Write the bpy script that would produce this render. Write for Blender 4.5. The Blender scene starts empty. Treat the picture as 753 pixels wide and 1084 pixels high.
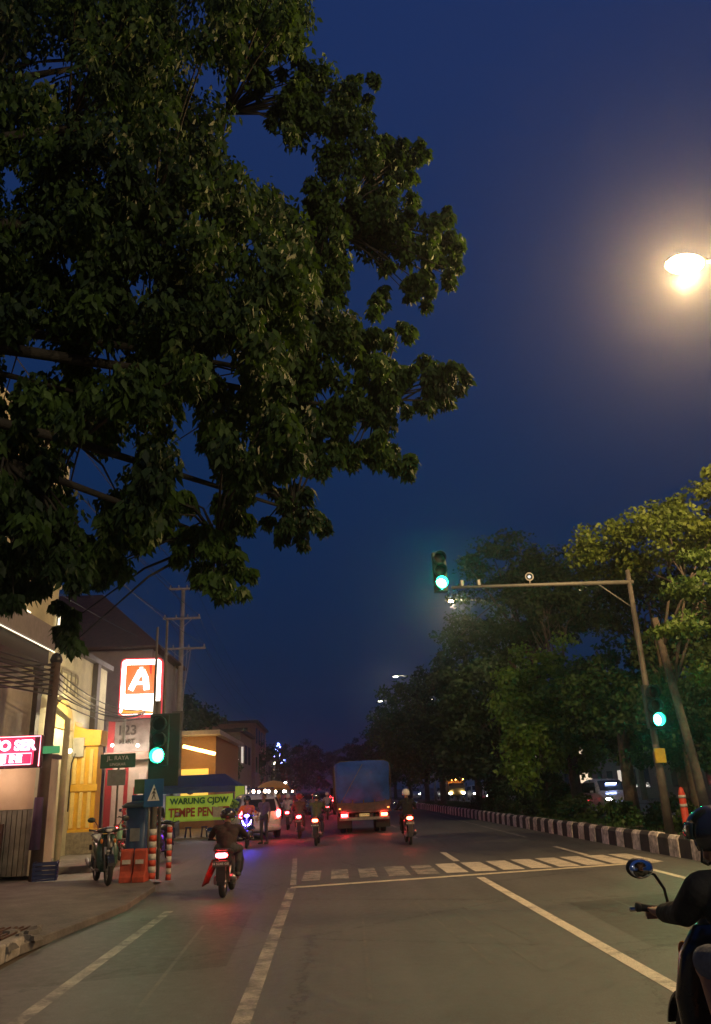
import bpy, math, random
import numpy as np
from mathutils import Vector, Matrix, Euler, noise
random.seed(7); RNG = np.random.default_rng(11)
R = math.radians; PI = math.pi
scene = bpy.context.scene
COL = scene.collection

# ------------------------------------------------------------------ materials
MATS = {}
def mat(name, col, rough=.6, metal=0., var=.25, nscale=6., bump=0., bscale=40., emit=None, estr=0., coat=0., trans=0., spec=.5, alpha=1.):
    if name in MATS: return MATS[name]
    m = bpy.data.materials.new(name); m.use_nodes = True
    nt = m.node_tree; b = nt.nodes['Principled BSDF']
    b.inputs['Base Color'].default_value = (*col, 1)
    b.inputs['Roughness'].default_value = rough; b.inputs['Metallic'].default_value = metal
    b.inputs['Coat Weight'].default_value = coat; b.inputs['Transmission Weight'].default_value = trans
    b.inputs['Specular IOR Level'].default_value = spec
    if emit is not None:
        b.inputs['Emission Color'].default_value = (*emit, 1); b.inputs['Emission Strength'].default_value = estr
    if var > 0:
        tc = nt.nodes.new('ShaderNodeTexCoord')
        n = nt.nodes.new('ShaderNodeTexNoise'); n.inputs['Scale'].default_value = nscale; n.inputs['Detail'].default_value = 6; n.inputs['Roughness'].default_value = .65
        nt.links.new(tc.outputs['Object'], n.inputs['Vector'])
        mr = nt.nodes.new('ShaderNodeMapRange'); mr.inputs['From Min'].default_value = .3; mr.inputs['From Max'].default_value = .7
        mr.inputs['To Min'].default_value = 1-var; mr.inputs['To Max'].default_value = 1+var*.6
        nt.links.new(n.outputs['Fac'], mr.inputs['Value'])
        mx = nt.nodes.new('ShaderNodeMix'); mx.data_type = 'RGBA'; mx.blend_type = 'MULTIPLY'; mx.inputs[0].default_value = 1
        mx.inputs[6].default_value = (*col, 1); nt.links.new(mr.outputs[0], mx.inputs[7])
        nt.links.new(mx.outputs[2], b.inputs['Base Color'])
        mr2 = nt.nodes.new('ShaderNodeMapRange'); mr2.inputs['To Min'].default_value = max(.03, rough-.12); mr2.inputs['To Max'].default_value = min(1, rough+.15)
        nt.links.new(n.outputs['Fac'], mr2.inputs['Value']); nt.links.new(mr2.outputs[0], b.inputs['Roughness'])
    if bump > 0:
        tc = nt.nodes.new('ShaderNodeTexCoord')
        n = nt.nodes.new('ShaderNodeTexNoise'); n.inputs['Scale'].default_value = bscale; n.inputs['Detail'].default_value = 5
        nt.links.new(tc.outputs['Object'], n.inputs['Vector'])
        bp = nt.nodes.new('ShaderNodeBump'); bp.inputs['Strength'].default_value = bump; bp.inputs['Distance'].default_value = .02
        nt.links.new(n.outputs['Fac'], bp.inputs['Height']); nt.links.new(bp.outputs[0], b.inputs['Normal'])
    MATS[name] = m; return m
def glow(name, col, s):
    return mat(name, (.04, .04, .04), .4, var=0, emit=col, estr=s)

def N(nt, t, **kw):
    n = nt.nodes.new(t)
    for k, v in kw.items():
        if k in n.inputs.keys(): n.inputs[k].default_value = v
        else: setattr(n, k, v)
    return n
def ramp(nt, src, stops):
    r = nt.nodes.new('ShaderNodeValToRGB'); e = r.color_ramp.elements
    while len(e) < len(stops): e.new(.5)
    for i, (p, c) in enumerate(stops):
        e[i].position = p; e[i].color = (*c, 1) if len(c) == 3 else c
    nt.links.new(src, r.inputs[0]); return r

def asphalt_mat(name, base, paint=None, wear=.5):
    """asphalt with aggregate grain, patches, polished tracks and cracks; paint = worn road paint on top."""
    m = bpy.data.materials.new(name); m.use_nodes = True; nt = m.node_tree; b = nt.nodes['Principled BSDF']; L = nt.links.new
    tc = nt.nodes.new('ShaderNodeTexCoord'); P = tc.outputs['Object']
    big = N(nt, 'ShaderNodeTexNoise', Scale=.35, Detail=5.); L(P, big.inputs['Vector'])
    mp = nt.nodes.new('ShaderNodeMapping'); mp.inputs['Scale'].default_value = (1.6, .09, 1); L(P, mp.inputs['Vector'])
    trk = N(nt, 'ShaderNodeTexNoise', Scale=1.0, Detail=4.); L(mp.outputs[0], trk.inputs['Vector'])
    gr = N(nt, 'ShaderNodeTexNoise', Scale=90., Detail=4., Roughness=.8); L(P, gr.inputs['Vector'])
    md = N(nt, 'ShaderNodeTexNoise', Scale=7., Detail=7., Roughness=.7); L(P, md.inputs['Vector'])
    dist = nt.nodes.new('ShaderNodeVectorMath'); dist.operation = 'MULTIPLY_ADD'
    L(md.outputs['Color'], dist.inputs[0]); dist.inputs[1].default_value = (.5, .5, .5); L(P, dist.inputs[2])
    vo = N(nt, 'ShaderNodeTexVoronoi', Scale=.28); vo.feature = 'DISTANCE_TO_EDGE'; L(dist.outputs[0], vo.inputs['Vector'])
    crack = ramp(nt, vo.outputs[0], [(0, (.35,)*3), (.006, (1,)*3)])
    def mr(src, a, b_, lo, hi):
        x = N(nt, 'ShaderNodeMapRange'); x.inputs[1].default_value = a; x.inputs[2].default_value = b_; x.inputs[3].default_value = lo; x.inputs[4].default_value = hi
        L(src, x.inputs[0]); return x.outputs[0]
    def mul(a, c):
        x = N(nt, 'ShaderNodeMath'); x.operation = 'MULTIPLY'; L(a, x.inputs[0])
        if isinstance(c, float): x.inputs[1].default_value = c
        else: L(c, x.inputs[1])
        return x.outputs[0]
    f = mul(mul(mul(mul(mr(big.outputs['Fac'], .3, .7, .88, 1.12), mr(trk.outputs['Fac'], .3, .7, .88, 1.12)), mr(gr.outputs['Fac'], .25, .75, .45, 1.55)), mr(md.outputs['Fac'], .3, .7, .80, 1.18)), crack.outputs[0])
    mx = N(nt, 'ShaderNodeMix'); mx.data_type = 'RGBA'; mx.blend_type = 'MULTIPLY'; mx.inputs[0].default_value = 1
    mx.inputs[6].default_value = (*base, 1); L(f, mx.inputs[7])
    out = mx.outputs[2]
    if paint:
        wn = N(nt, 'ShaderNodeTexNoise', Scale=2.2, Detail=9., Roughness=.8); L(P, wn.inputs['Vector'])
        msk = mr(wn.outputs['Fac'], wear-.09, wear+.1, 0, 1)
        fine = mr(gr.outputs['Fac'], .36, .52, .25, 1)
        mm = mul(msk, fine)
        pc = N(nt, 'ShaderNodeMix'); pc.data_type = 'RGBA'; L(mm, pc.inputs[0]); L(out, pc.inputs[6])
        p2 = N(nt, 'ShaderNodeMix'); p2.data_type = 'RGBA'; p2.blend_type = 'MULTIPLY'; p2.inputs[0].default_value = 1
        p2.inputs[6].default_value = (*paint, 1); L(mr(md.outputs['Fac'], .3, .7, .75, 1.1), p2.inputs[7])
        L(p2.outputs[2], pc.inputs[7]); out = pc.outputs[2]
    L(out, b.inputs['Base Color'])
    L(mr(md.outputs['Fac'], .3, .7, .48, .72), b.inputs['Roughness'])
    bp = N(nt, 'ShaderNodeBump', Strength=.35, Distance=.01); L(gr.outputs['Fac'], bp.inputs['Height']); L(bp.outputs[0], b.inputs['Normal'])
    MATS[name] = m; return m

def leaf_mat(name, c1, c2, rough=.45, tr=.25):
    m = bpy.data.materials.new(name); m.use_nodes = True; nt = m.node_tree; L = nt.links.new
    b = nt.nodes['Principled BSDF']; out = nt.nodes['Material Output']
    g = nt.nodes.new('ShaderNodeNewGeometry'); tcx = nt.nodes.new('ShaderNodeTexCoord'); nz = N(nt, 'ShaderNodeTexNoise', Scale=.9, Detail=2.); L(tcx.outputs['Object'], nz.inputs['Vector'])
    mm = N(nt, 'ShaderNodeMapRange'); mm.inputs[1].default_value = .38; mm.inputs[2].default_value = .66; L(nz.outputs['Fac'], mm.inputs[0])  # broad noise patches imitate lit and shaded leaf clusters in the colour
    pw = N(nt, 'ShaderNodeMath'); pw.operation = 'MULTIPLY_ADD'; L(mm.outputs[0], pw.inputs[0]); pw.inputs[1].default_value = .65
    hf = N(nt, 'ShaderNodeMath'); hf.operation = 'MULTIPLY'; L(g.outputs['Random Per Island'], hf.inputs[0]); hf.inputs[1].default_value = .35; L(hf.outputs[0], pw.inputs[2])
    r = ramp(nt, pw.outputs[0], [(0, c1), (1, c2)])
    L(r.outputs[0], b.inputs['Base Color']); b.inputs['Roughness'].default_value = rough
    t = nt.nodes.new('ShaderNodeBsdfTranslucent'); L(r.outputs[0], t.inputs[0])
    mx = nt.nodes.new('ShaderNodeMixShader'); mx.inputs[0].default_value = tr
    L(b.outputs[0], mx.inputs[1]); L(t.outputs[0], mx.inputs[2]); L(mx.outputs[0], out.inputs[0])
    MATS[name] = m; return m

# ------------------------------------------------------------------ mesh builder
class MB:
    def __init__(s): s.v = []; s.f = []; s.m = []; s.cur = 0; s.sm = []; s.smooth = False
    def add(s, vs, fs):
        o = len(s.v); s.v.extend([tuple(v) for v in vs])
        for f in fs: s.f.append(tuple(i+o for i in f)); s.m.append(s.cur); s.sm.append(s.smooth)
        return s
    def box(s, x0, x1, y0, y1, z0, z1, M=None, tx=0, ty=0):
        vs = [(x0,y0,z0),(x1,y0,z0),(x1,y1,z0),(x0,y1,z0),(x0+tx,y0+ty,z1),(x1-tx,y0+ty,z1),(x1-tx,y1-ty,z1),(x0+tx,y1-ty,z1)]
        if M is not None: vs = [M @ Vector(v) for v in vs]
        return s.add(vs, [(3,2,1,0),(4,5,6,7),(0,1,5,4),(1,2,6,5),(2,3,7,6),(3,0,4,7)])
    def cbox(s, c, d, M=None): return s.box(c[0]-d[0]/2, c[0]+d[0]/2, c[1]-d[1]/2, c[1]+d[1]/2, c[2]-d[2]/2, c[2]+d[2]/2, M)
    def rings(s, rings, cap=True, closed=True):
        n = len(rings[0]); vs = [p for r in rings for p in r]; fs = []
        for i in range(len(rings)-1):
            for j in range(n if closed else n-1):
                a = i*n+j; b = i*n+(j+1) % n; fs.append((a, b, b+n, a+n))
        if cap and closed: fs.append(tuple(range(n-1, -1, -1))); fs.append(tuple((len(rings)-1)*n+k for k in range(n)))
        return s.add(vs, fs)
    def tube(s, pts, rad, n=8, cap=True):
        pts = [Vector(p) for p in pts]
        if isinstance(rad, (int, float)): rad = [rad]*len(pts)
        rg = []; ref = None
        for i, p in enumerate(pts):
            d = (pts[min(i+1, len(pts)-1)]-pts[max(i-1, 0)])
            d = d.normalized() if d.length > 1e-9 else Vector((0, 0, 1))
            if ref is None: ref = Vector((0, 0, 1)) if abs(d.z) < .9 else Vector((1, 0, 0))
            u = (ref-d*ref.dot(d)).normalized(); w = d.cross(u); ref = u
            rg.append([p+(u*math.cos(a)+w*math.sin(a))*rad[i] for a in [2*PI*k/n for k in range(n)]])
        q = s.smooth; s.smooth = True
        s.rings(rg, cap); s.smooth = q; return s
    def cyl(s, a, b, r, r2=None, n=12): return s.tube([a, b], [r, r if r2 is None else r2], n)
    def lathe(s, prof, c=(0, 0, 0), axis='z', n=24, M=None):
        rg = []
        for r, h in prof:
            ring = []
            for k in range(n):
                a = 2*PI*k/n; x, y = r*math.cos(a), r*math.sin(a)
                p = {'z': (x, y, h), 'x': (h, x, y), 'y': (y, h, x)}[axis]
                p = Vector(p) if M is None else M @ Vector(p)
                ring.append(p+Vector(c))
            rg.append(ring)
        q = s.smooth; s.smooth = True; s.rings(rg, True); s.smooth = q; return s
    def ell(s, c, r, n=12, m=8, M=None):
        rg = []
        for i in range(m+1):
            t = PI*i/m; ring = []
            for k in range(n):
                a = 2*PI*k/n; p = Vector((r[0]*math.sin(t)*math.cos(a), r[1]*math.sin(t)*math.sin(a), -r[2]*math.cos(t)))
                if i in (0, m): p = Vector((0, 0, p.z))+Vector((math.cos(a), math.sin(a), 0))*1e-4
                ring.append((M @ p if M is not None else p)+Vector(c))
            rg.append(ring)
        q = s.smooth; s.smooth = True; s.rings(rg, True); s.smooth = q; return s
    def prism(s, poly, axis, a, b):
        def P(u, v, t): return {'x': (t, u, v), 'y': (u, t, v), 'z': (u, v, t)}[axis]
        n = len(poly); vs = [P(u, v, a) for u, v in poly]+[P(u, v, b) for u, v in poly]
        fs = [(k, (k+1) % n, (k+1) % n+n, k+n) for k in range(n)]+[tuple(range(n-1, -1, -1)), tuple(range(n, 2*n))]
        return s.add(vs, fs)
    def torus(s, c, R_, r, axis='x', n=28, m=10, sq=1.):
        rg = []
        for i in range(n+1):
            a = 2*PI*i/n; ring = []
            for k in range(m):
                b = 2*PI*k/m; rr = R_+r*math.cos(b); h = r*math.sin(b)*sq
                p = {'x': (h, rr*math.cos(a), rr*math.sin(a)), 'y': (rr*math.cos(a), h, rr*math.sin(a)), 'z': (rr*math.cos(a), rr*math.sin(a), h)}[axis]
                ring.append(Vector(p)+Vector(c))
            rg.append(ring)
        q = s.smooth; s.smooth = True; s.rings(rg, False); s.smooth = q; return s
    def loft(s, secs, axis='y', n=20):
        """secs: (t, cu, cv, hu, hv, power) super-ellipse rings along an axis"""
        rg = []
        for t, cu, cv, hu, hv, pw in secs:
            ring = []
            for k in range(n):
                a = 2*PI*k/n; c, q = math.cos(a), math.sin(a)
                u = cu+hu*math.copysign(abs(c)**(2/pw), c); v = cv+hv*math.copysign(abs(q)**(2/pw), q)
                ring.append({'y': (u, t, v), 'x': (t, u, v), 'z': (u, v, t)}[axis])
            rg.append(ring)
        q = s.smooth; s.smooth = True; s.rings(rg, True); s.smooth = q; return s
    def build(s, name, mats, parent=None, bevel=0., kind=None, loc=None):
        me = bpy.data.meshes.new(name); me.from_pydata(s.v, [], s.f)
        if not isinstance(mats, (list, tuple)): mats = [mats]
        for m in mats: me.materials.append(m)
        me.polygons.foreach_set('material_index', s.m); me.polygons.foreach_set('use_smooth', s.sm); me.update()
        import bmesh
        bm = bmesh.new(); bm.from_mesh(me); bmesh.ops.recalc_face_normals(bm, faces=bm.faces); bm.to_mesh(me); bm.free()
        o = bpy.data.objects.new(name, me); COL.objects.link(o)
        if parent: o.parent = parent
        if bevel > 0:
            b = o.modifiers.new('bevel', 'BEVEL'); b.width = bevel; b.segments = 2; b.limit_method = 'ANGLE'; b.angle_limit = R(40)
        if kind: o['kind'] = kind
        if loc: o.location = loc
        return o
def tag(o, label, cat, group=None):
    o['label'] = label; o['category'] = cat
    if group: o['group'] = group
    return o
def thing(name, label, cat, loc=(0, 0, 0), rz=0, group=None):
    o = bpy.data.objects.new(name, None); COL.objects.link(o); o.location = loc; o.rotation_euler = (0, 0, rz)
    o.empty_display_size = .2
    return tag(o, label, cat, group)
def copy_tree(o, parent=None, swap=None):
    c = o.copy(); COL.objects.link(c); c.parent = parent
    if swap and c.type == 'MESH':
        for k, v in swap.items():
            if c.name.split('.')[0] == k:
                c.data = c.data.copy(); c.data.materials[0] = v
    for ch in [x for x in bpy.data.objects if x.parent == o]: copy_tree(ch, c, swap)
    return c
CH = {}
def dup(o, loc, rz, label, cat=None, group=None, swap=None, s=1.):
    c = copy_tree(o, None, swap); c.location = loc; c.rotation_euler = (0, 0, rz); c['label'] = label; c.scale = (s, s, s)
    if cat: c['category'] = cat
    if group: c['group'] = group
    elif 'group' in c.keys() and group is not None: del c['group']
    return c
def text(name, body, size, m, parent, loc, rot, ext=.006, bold=0., sx=1., align='CENTER'):
    cu = bpy.data.curves.new(name, 'FONT'); cu.body = body; cu.size = size; cu.extrude = ext; cu.offset = bold; cu.align_x = align; cu.align_y = 'CENTER'
    t = bpy.data.objects.new(name, cu); COL.objects.link(t); dg = bpy.context.evaluated_depsgraph_get()
    me = bpy.data.meshes.new_from_object(t.evaluated_get(dg)); bpy.data.objects.remove(t)
    me.materials.clear(); me.materials.append(m)
    o = bpy.data.objects.new(name, me); COL.objects.link(o); o.location = loc; o.rotation_euler = rot; o.scale = (sx, 1, 1)
    if parent: o.parent = parent
    return o

# ------------------------------------------------------------------ camera (solved from the lane lines)
CAMH = 1.65; PITCH, YAW, ROLL = 0.34093507, 0.04695611, R(2.5)
cy, sy, cp, sp = math.cos(YAW), math.sin(YAW), math.cos(PITCH), math.sin(PITCH)
Fv = Vector((sy*cp, cy*cp, sp)); Rv = Vector((cy, -sy, 0)); Uv = Rv.cross(Fv)
r2 = Rv*math.cos(ROLL)-Uv*math.sin(ROLL); u2 = Rv*math.sin(ROLL)+Uv*math.cos(ROLL)
cam = bpy.data.objects.new('camera', bpy.data.cameras.new('camera')); COL.objects.link(cam)
M3 = Matrix((r2, u2, -Fv)).transposed(); cam.matrix_world = Matrix.Translation((0, 0, CAMH)) @ M3.to_4x4()
cam.data.sensor_fit = 'VERTICAL'; cam.data.sensor_height = 24; cam.data.lens = 24*830/1084; cam.data.clip_end = 3000; cam.data.clip_start = .05
scene.camera = cam
def at(px, py, Y):          # the point at road distance Y that this direction meets (used to measure real positions)
    d = Fv+r2*((px-376.5)/830)-u2*((py-542)/830); return Vector((0, 0, CAMH))+d*(Y/d.y)

# ------------------------------------------------------------------ world
w = bpy.data.worlds.new('World'); scene.world = w; w.use_nodes = True; nt = w.node_tree
bg = nt.nodes['Background']
sky = nt.nodes.new('ShaderNodeTexSky'); sky.sky_type = 'NISHITA'; sky.sun_disc = False
sky.sun_elevation = R(-4); sky.sun_rotation = R(250); sky.altitude = 0; sky.ozone_density = 3
tc = nt.nodes.new('ShaderNodeTexCoord'); sx = nt.nodes.new('ShaderNodeSeparateXYZ'); nt.links.new(tc.outputs['Generated'], sx.inputs[0])
rp = ramp(nt, sx.outputs['Z'], [(0, (.0034, .0125, .042)), (.12, (.0036, .0145, .050)), (.4, (.0050, .0215, .077)), (.75, (.0100, .0270, .105)), (1, (.0115, .029, .112))])
ad = nt.nodes.new('ShaderNodeMix'); ad.data_type = 'RGBA'; ad.blend_type = 'ADD'; ad.inputs[0].default_value = .02
nt.links.new(rp.outputs[0], ad.inputs[6]); nt.links.new(sky.outputs[0], ad.inputs[7]); nt.links.new(ad.outputs[2], bg.inputs[0]); bg.inputs[1].default_value = 1.0
scene.view_settings.view_transform = 'Standard'; scene.view_settings.look = 'None'; scene.view_settings.exposure = 0; scene.view_settings.gamma = 1

# haze volume added to give the lamps glow halos
hz = MB().box(-90, 90, -60, 330, -1, 40).build('haze', mat('haze_air', (.8, .8, .8), var=0), kind='stuff')
hm = MATS['haze_air']; hn = hm.node_tree; hn.nodes.remove(hn.nodes['Principled BSDF'])
pv = hn.nodes.new('ShaderNodeVolumePrincipled'); pv.inputs['Color'].default_value = (.8, .84, .9, 1); pv.inputs['Density'].default_value = .0014; pv.inputs['Anisotropy'].default_value = .9
hn.links.new(pv.outputs[0], hn.nodes['Material Output'].inputs['Volume'])
tag(hz, 'thin haze added to give the lamps glow halos', 'haze')

# ------------------------------------------------------------------ ground
A_ROAD = asphalt_mat('asphalt', (.090, .093, .087)); A_SIDE = asphalt_mat('asphalt_side', (.12, .112, .10))
A_PAINT = asphalt_mat('road_paint', (.090, .093, .087), (.68, .63, .50), .38); A_WORN = asphalt_mat('road_paint_worn', (.090, .093, .087), (.46, .43, .35), .50)
A_CREAM = asphalt_mat('road_paint_cream', (.090, .093, .087), (.66, .60, .44), .36)
SOIL = mat('soil', (.07, .05, .035), .9, bump=.6, bscale=12, nscale=3)
CONC = mat('concrete', (.26, .24, .21), .85, var=.45, nscale=2.5, bump=.4, bscale=25)
CONC_D = mat('concrete_dark', (.13, .12, .11), .85, var=.5, nscale=2, bump=.5, bscale=18)
def sheet(name, pts, z, m, kind='structure', sub=0):
    mb = MB(); mb.add([(x, y, z) for x, y in pts], [tuple(range(len(pts)))]); return mb.build(name, m, kind=kind)
sheet('ground', [(-1500, -1500), (1500, -1500), (1500, 1500), (-1500, 1500)], -.03, SOIL)
sheet('road', [(-3.55, -60), (7.6, -60), (7.6, 420), (-3.55, 420)], .004, A_ROAD)
sheet('side_street', [(-60, 18.3), (-3.55, 18.3), (-3.55, 420), (-60, 420)], .003, A_SIDE)
sheet('opposite_road', [(11.4, -60), (21, -60), (21, 420), (11.4, 420)], .004, A_ROAD)
sheet('far_pavement', [(21, -60), (60, -60), (60, 420), (21, 420)], .05, CONC_D)
# painted markings: worn paint, each a sheet 4 mm above the asphalt
def marking(pts, m, name='lane_marking', z=.008): return sheet(name, pts, z, m)
def line(x0, y0, x1, y1, w_, m, name='lane_marking', z=.008):
    d = Vector((x1-x0, y1-y0)).normalized(); n = Vector((-d.y, d.x))*w_/2
    return marking([(x0-n.x, y0-n.y), (x1-n.x, y1-n.y), (x1+n.x, y1+n.y), (x0+n.x, y0+n.y)][::-1], m, name, z)
line(-2.68, -20, -2.52, 13.6, .14, A_WORN, 'edge_line'); line(-.72, -20, -.72, 15.95, .15, A_WORN); line(-.72, 16.4, -.95, 23, .12, A_WORN)
line(2.80, -20, 2.82, 16.2, .15, A_PAINT); line(2.93, 19.8, 2.99, 22.6, .15, A_PAINT)
for y in (29, 38, 47, 56, 65, 74): line(3.0, y, 3.0, y+3, .14, A_WORN)
line(5.35, -20, 6.1, 16.75, .13, A_PAINT, 'edge_line'); line(5.98, 19.7, 6.05, 22.8, .13, A_PAINT, 'edge_line'); line(6.3, 27, 6.9, 60, .12, A_WORN, 'edge_line')
marking([(-.75, 15.9), (6.75, 17.35), (6.75, 17.6), (-.75, 16.14)], A_CREAM, 'stop_line')
for k in range(13):
    x = 1.93+.585*(k-4.3); ny = 16.95+.055*(x+.6)+.15; fy = ny+1.95+.02*k
    xs = x+.1
    wd = .44 if k > 2 else .36
    marking([(x, ny+.02), (x+wd, ny-.02), (x+wd+.02, fy), (x+.02, fy+.03)], A_PAINT if k > 4 else A_WORN, 'crossing_stripe')
# patches and tyre scuffs
A_PATCH = asphalt_mat('asphalt_patch', (.062, .06, .054))
sheet('road_patch', [(-3.5, 8.5), (-1.1, 9.2), (-1.2, 13.2), (-3.5, 12.6)], .0055, A_PATCH); sheet('road_patch', [(3.3, 9), (5.1, 9.3), (5.0, 12.8), (3.4, 12.4)], .0055, A_PATCH)
A_SCUFF = asphalt_mat('asphalt_scuff', (.090, .093, .087), (.17, .155, .125), .53)
for x0, y0, x1, y1, w_ in ((1.55, 8.6, 1.25, 13.4, .035), (1.95, 8.2, 1.6, 13.8, .03), (2.2, 9.5, 1.9, 12.5, .02), (.3, 7.5, .42, 12, .03), (4.0, 7, 4.1, 14, .03), (-1.6, 6, -1.75, 12, .04)): line(x0, y0, x1, y1, w_, A_SCUFF, 'scuff_mark', .0068)
# left pavement
def slab(name, poly, z0, z1, m, bevel=.015, kind='structure'): return MB().prism(poly, 'z', z0, z1).build(name, m, kind=kind, bevel=bevel)
slab('sidewalk', [(-3.72, -40), (-3.72, 10.3), (-3.25, 13.9), (-3.35, 16.6), (-3.85, 18.3), (-8.2, 18.6), (-8.2, -40)], -.02, .10, CONC_D)
slab('shop_forecourt', [(-8.0, 21.2), (-6.0, 21.6), (-5.4, 24), (-5.6, 29.6), (-8.0, 29.6)], -.02, .17, CONC, .03)
WHT_W = mat('whitewash_worn', (.66, .60, .54), .85, var=.75, nscale=7, bump=.4, bscale=20)
BLK_W = mat('black_paint_worn', (.045, .042, .042), .8, var=.7, nscale=4, bump=.3, bscale=20)
kb = MB(); random.seed(3)
y = -20.
while y < 10.2:
    L_ = random.uniform(.5, .9); kb.box(-3.86-random.uniform(0, .03), -3.70+random.uniform(-.01, .02), y, y+L_-.03, -.02, .17+random.uniform(-.03, .02)); y += L_
kb.build('kerb', mat('kerb_stone', (.3, .28, .25), .85, var=.6, nscale=6, bump=.5), kind='structure', bevel=.02)
MB().box(-4.75, -4.05, 10.9, 11.9, .10, .106).build('drain_shade', mat('hole_shade', (.012, .012, .012), .9, var=0), kind='structure')  # dark plate on the slab imitates the shade inside a drain
cv = MB()
for k in range(9): cv.box(-4.75+k*.085, -4.72+k*.085, 10.9, 11.9, .106, .125)
tag(cv.build('drain_grate', mat('rusty_iron', (.09, .05, .035), .7, .4, bump=.3)), 'rusty iron drain grate in the near left pavement', 'grate')
rb = MB(); random.seed(5)
for k in range(22):
    c = Vector((-3.95+random.uniform(-.3, .35), 10.9+random.uniform(-.9, 1.0), .115)); q = [random.uniform(.03, .10), random.uniform(.03, .09), random.uniform(.015, .045)]
    rb.smooth = False; rb.box(c.x-q[0], c.x+q[0], c.y-q[1], c.y+q[1], c.z-.02, c.z+q[2], Matrix.Translation(c) @ Matrix.Rotation(random.random()*3, 4, 'Z') @ Matrix.Rotation(random.uniform(-.3, .3), 4, 'X') @ Matrix.Translation(-c), q[0]*.25, q[1]*.3)
rb.build('rubble', CONC_D)['kind'] = 'stuff'
# median: soil, black and white kerb blocks (worn), grass
slab('median_soil', [(7.72, -60), (11.2, -60), (11.2, 420), (7.72, 420)], -.02, .34, SOIL, 0)
for side, x0 in ((0, 7.5), (1, 11.18)):
    mb = MB(); random.seed(9+side); y = -22.
    k = 0
    while y < (130 if side == 0 else 90):
        L_ = .55+random.uniform(-.02, .03); mb.cur = k % 2; mb.smooth = False
        j = random.uniform(-.015, .015); h = .45+random.uniform(-.015, .015)
        prof = [(x0+j, 0), (x0+j+.01, h-.08), (x0+j+.06, h-.01), (x0+j+.12, h), (x0+j+.22, h-.02), (x0+j+.25, 0)]
        mb.prism(prof, 'y', y+.012, y+L_-.012); y += L_; k += 1
    mb.build('median_kerb', [WHT_W, BLK_W], kind='structure')
    if side == 0:
        mb = MB(); mb.box(7.52, 7.76, 130, 400, 0, .44); mb.build('median_kerb', CONC_D, kind='structure')

# ------------------------------------------------------------------ foliage
def leaf_cloud(centers, radii, nper, ln, wd, droop=.3, seed=1):
    """many leaf-sized folded faces around clump centres; returns verts, faces"""
    rg = np.random.default_rng(seed)
    C = np.repeat(np.array(centers), nper, axis=0); Rr = np.repeat(np.array(radii), nper, axis=0)
    n = len(C); g = rg.normal(size=(n, 3)); g /= np.linalg.norm(g, axis=1)[:, None]
    g *= (rg.random(n)**.45)[:, None]
    p = C+g*Rr
    d = rg.normal(size=(n, 3)); d /= np.linalg.norm(d, axis=1)[:, None]; d[:, 2] -= droop*2; d /= np.linalg.norm(d, axis=1)[:, None]
    q = rg.normal(size=(n, 3)); s = np.cross(d, q); s /= np.linalg.norm(s, axis=1)[:, None]; nn = np.cross(s, d)
    L_ = ln*(.6+.8*rg.random(n))[:, None]; W_ = wd*(.7+.6*rg.random(n))[:, None]
    v = np.stack([p, p+d*L_*.45+s*W_+nn*W_*.3, p+d*L_, p+d*L_*.45-s*W_+nn*W_*.3], axis=1).reshape(-1, 3)
    return v
def mesh_quads(name, v, m, parent=None):
    n = len(v)//4; me = bpy.data.meshes.new(name)
    me.vertices.add(len(v)); me.vertices.foreach_set('co', v.astype(np.float32).ravel())
    me.loops.add(n*4); me.loops.foreach_set('vertex_index', np.arange(n*4, dtype=np.int32))
    me.polygons.add(n); me.polygons.foreach_set('loop_start', np.arange(0, n*4, 4, dtype=np.int32))
    me.materials.append(m); me.update(); me.validate()
    o = bpy.data.objects.new(name, me); COL.objects.link(o)
    if parent: o.parent = parent
    return o
BARK = mat('bark', (.10, .08, .06), .9, var=.5, nscale=8, bump=.8, bscale=18)
BARK_L = mat('bark_pale', (.13, .11, .09), .9, var=.4, nscale=6, bump=.6, bscale=14)
LEAF = leaf_mat('leaf', (.018, .055, .012), (.05, .12, .02), .6); LEAF_Y = leaf_mat('leaf_light', (.06, .11, .01), (.14, .19, .02), .6); LEAF_G = leaf_mat('leaf_bright', (.07, .17, .02), (.20, .36, .04), .5); LEAF_D = leaf_mat('leaf_dark', (.012, .036, .010), (.045, .09, .018), .7); LEAF_BIG = leaf_mat('leaf_overhead', (.005, .020, .005), (.060, .12, .010), .7, .3)  # overhead crown's light end and the bright green carry lamplight in their colour
LEAF_N = leaf_mat('leaf_broad', (.03, .08, .012), (.10, .17, .025), .6, .3)
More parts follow.
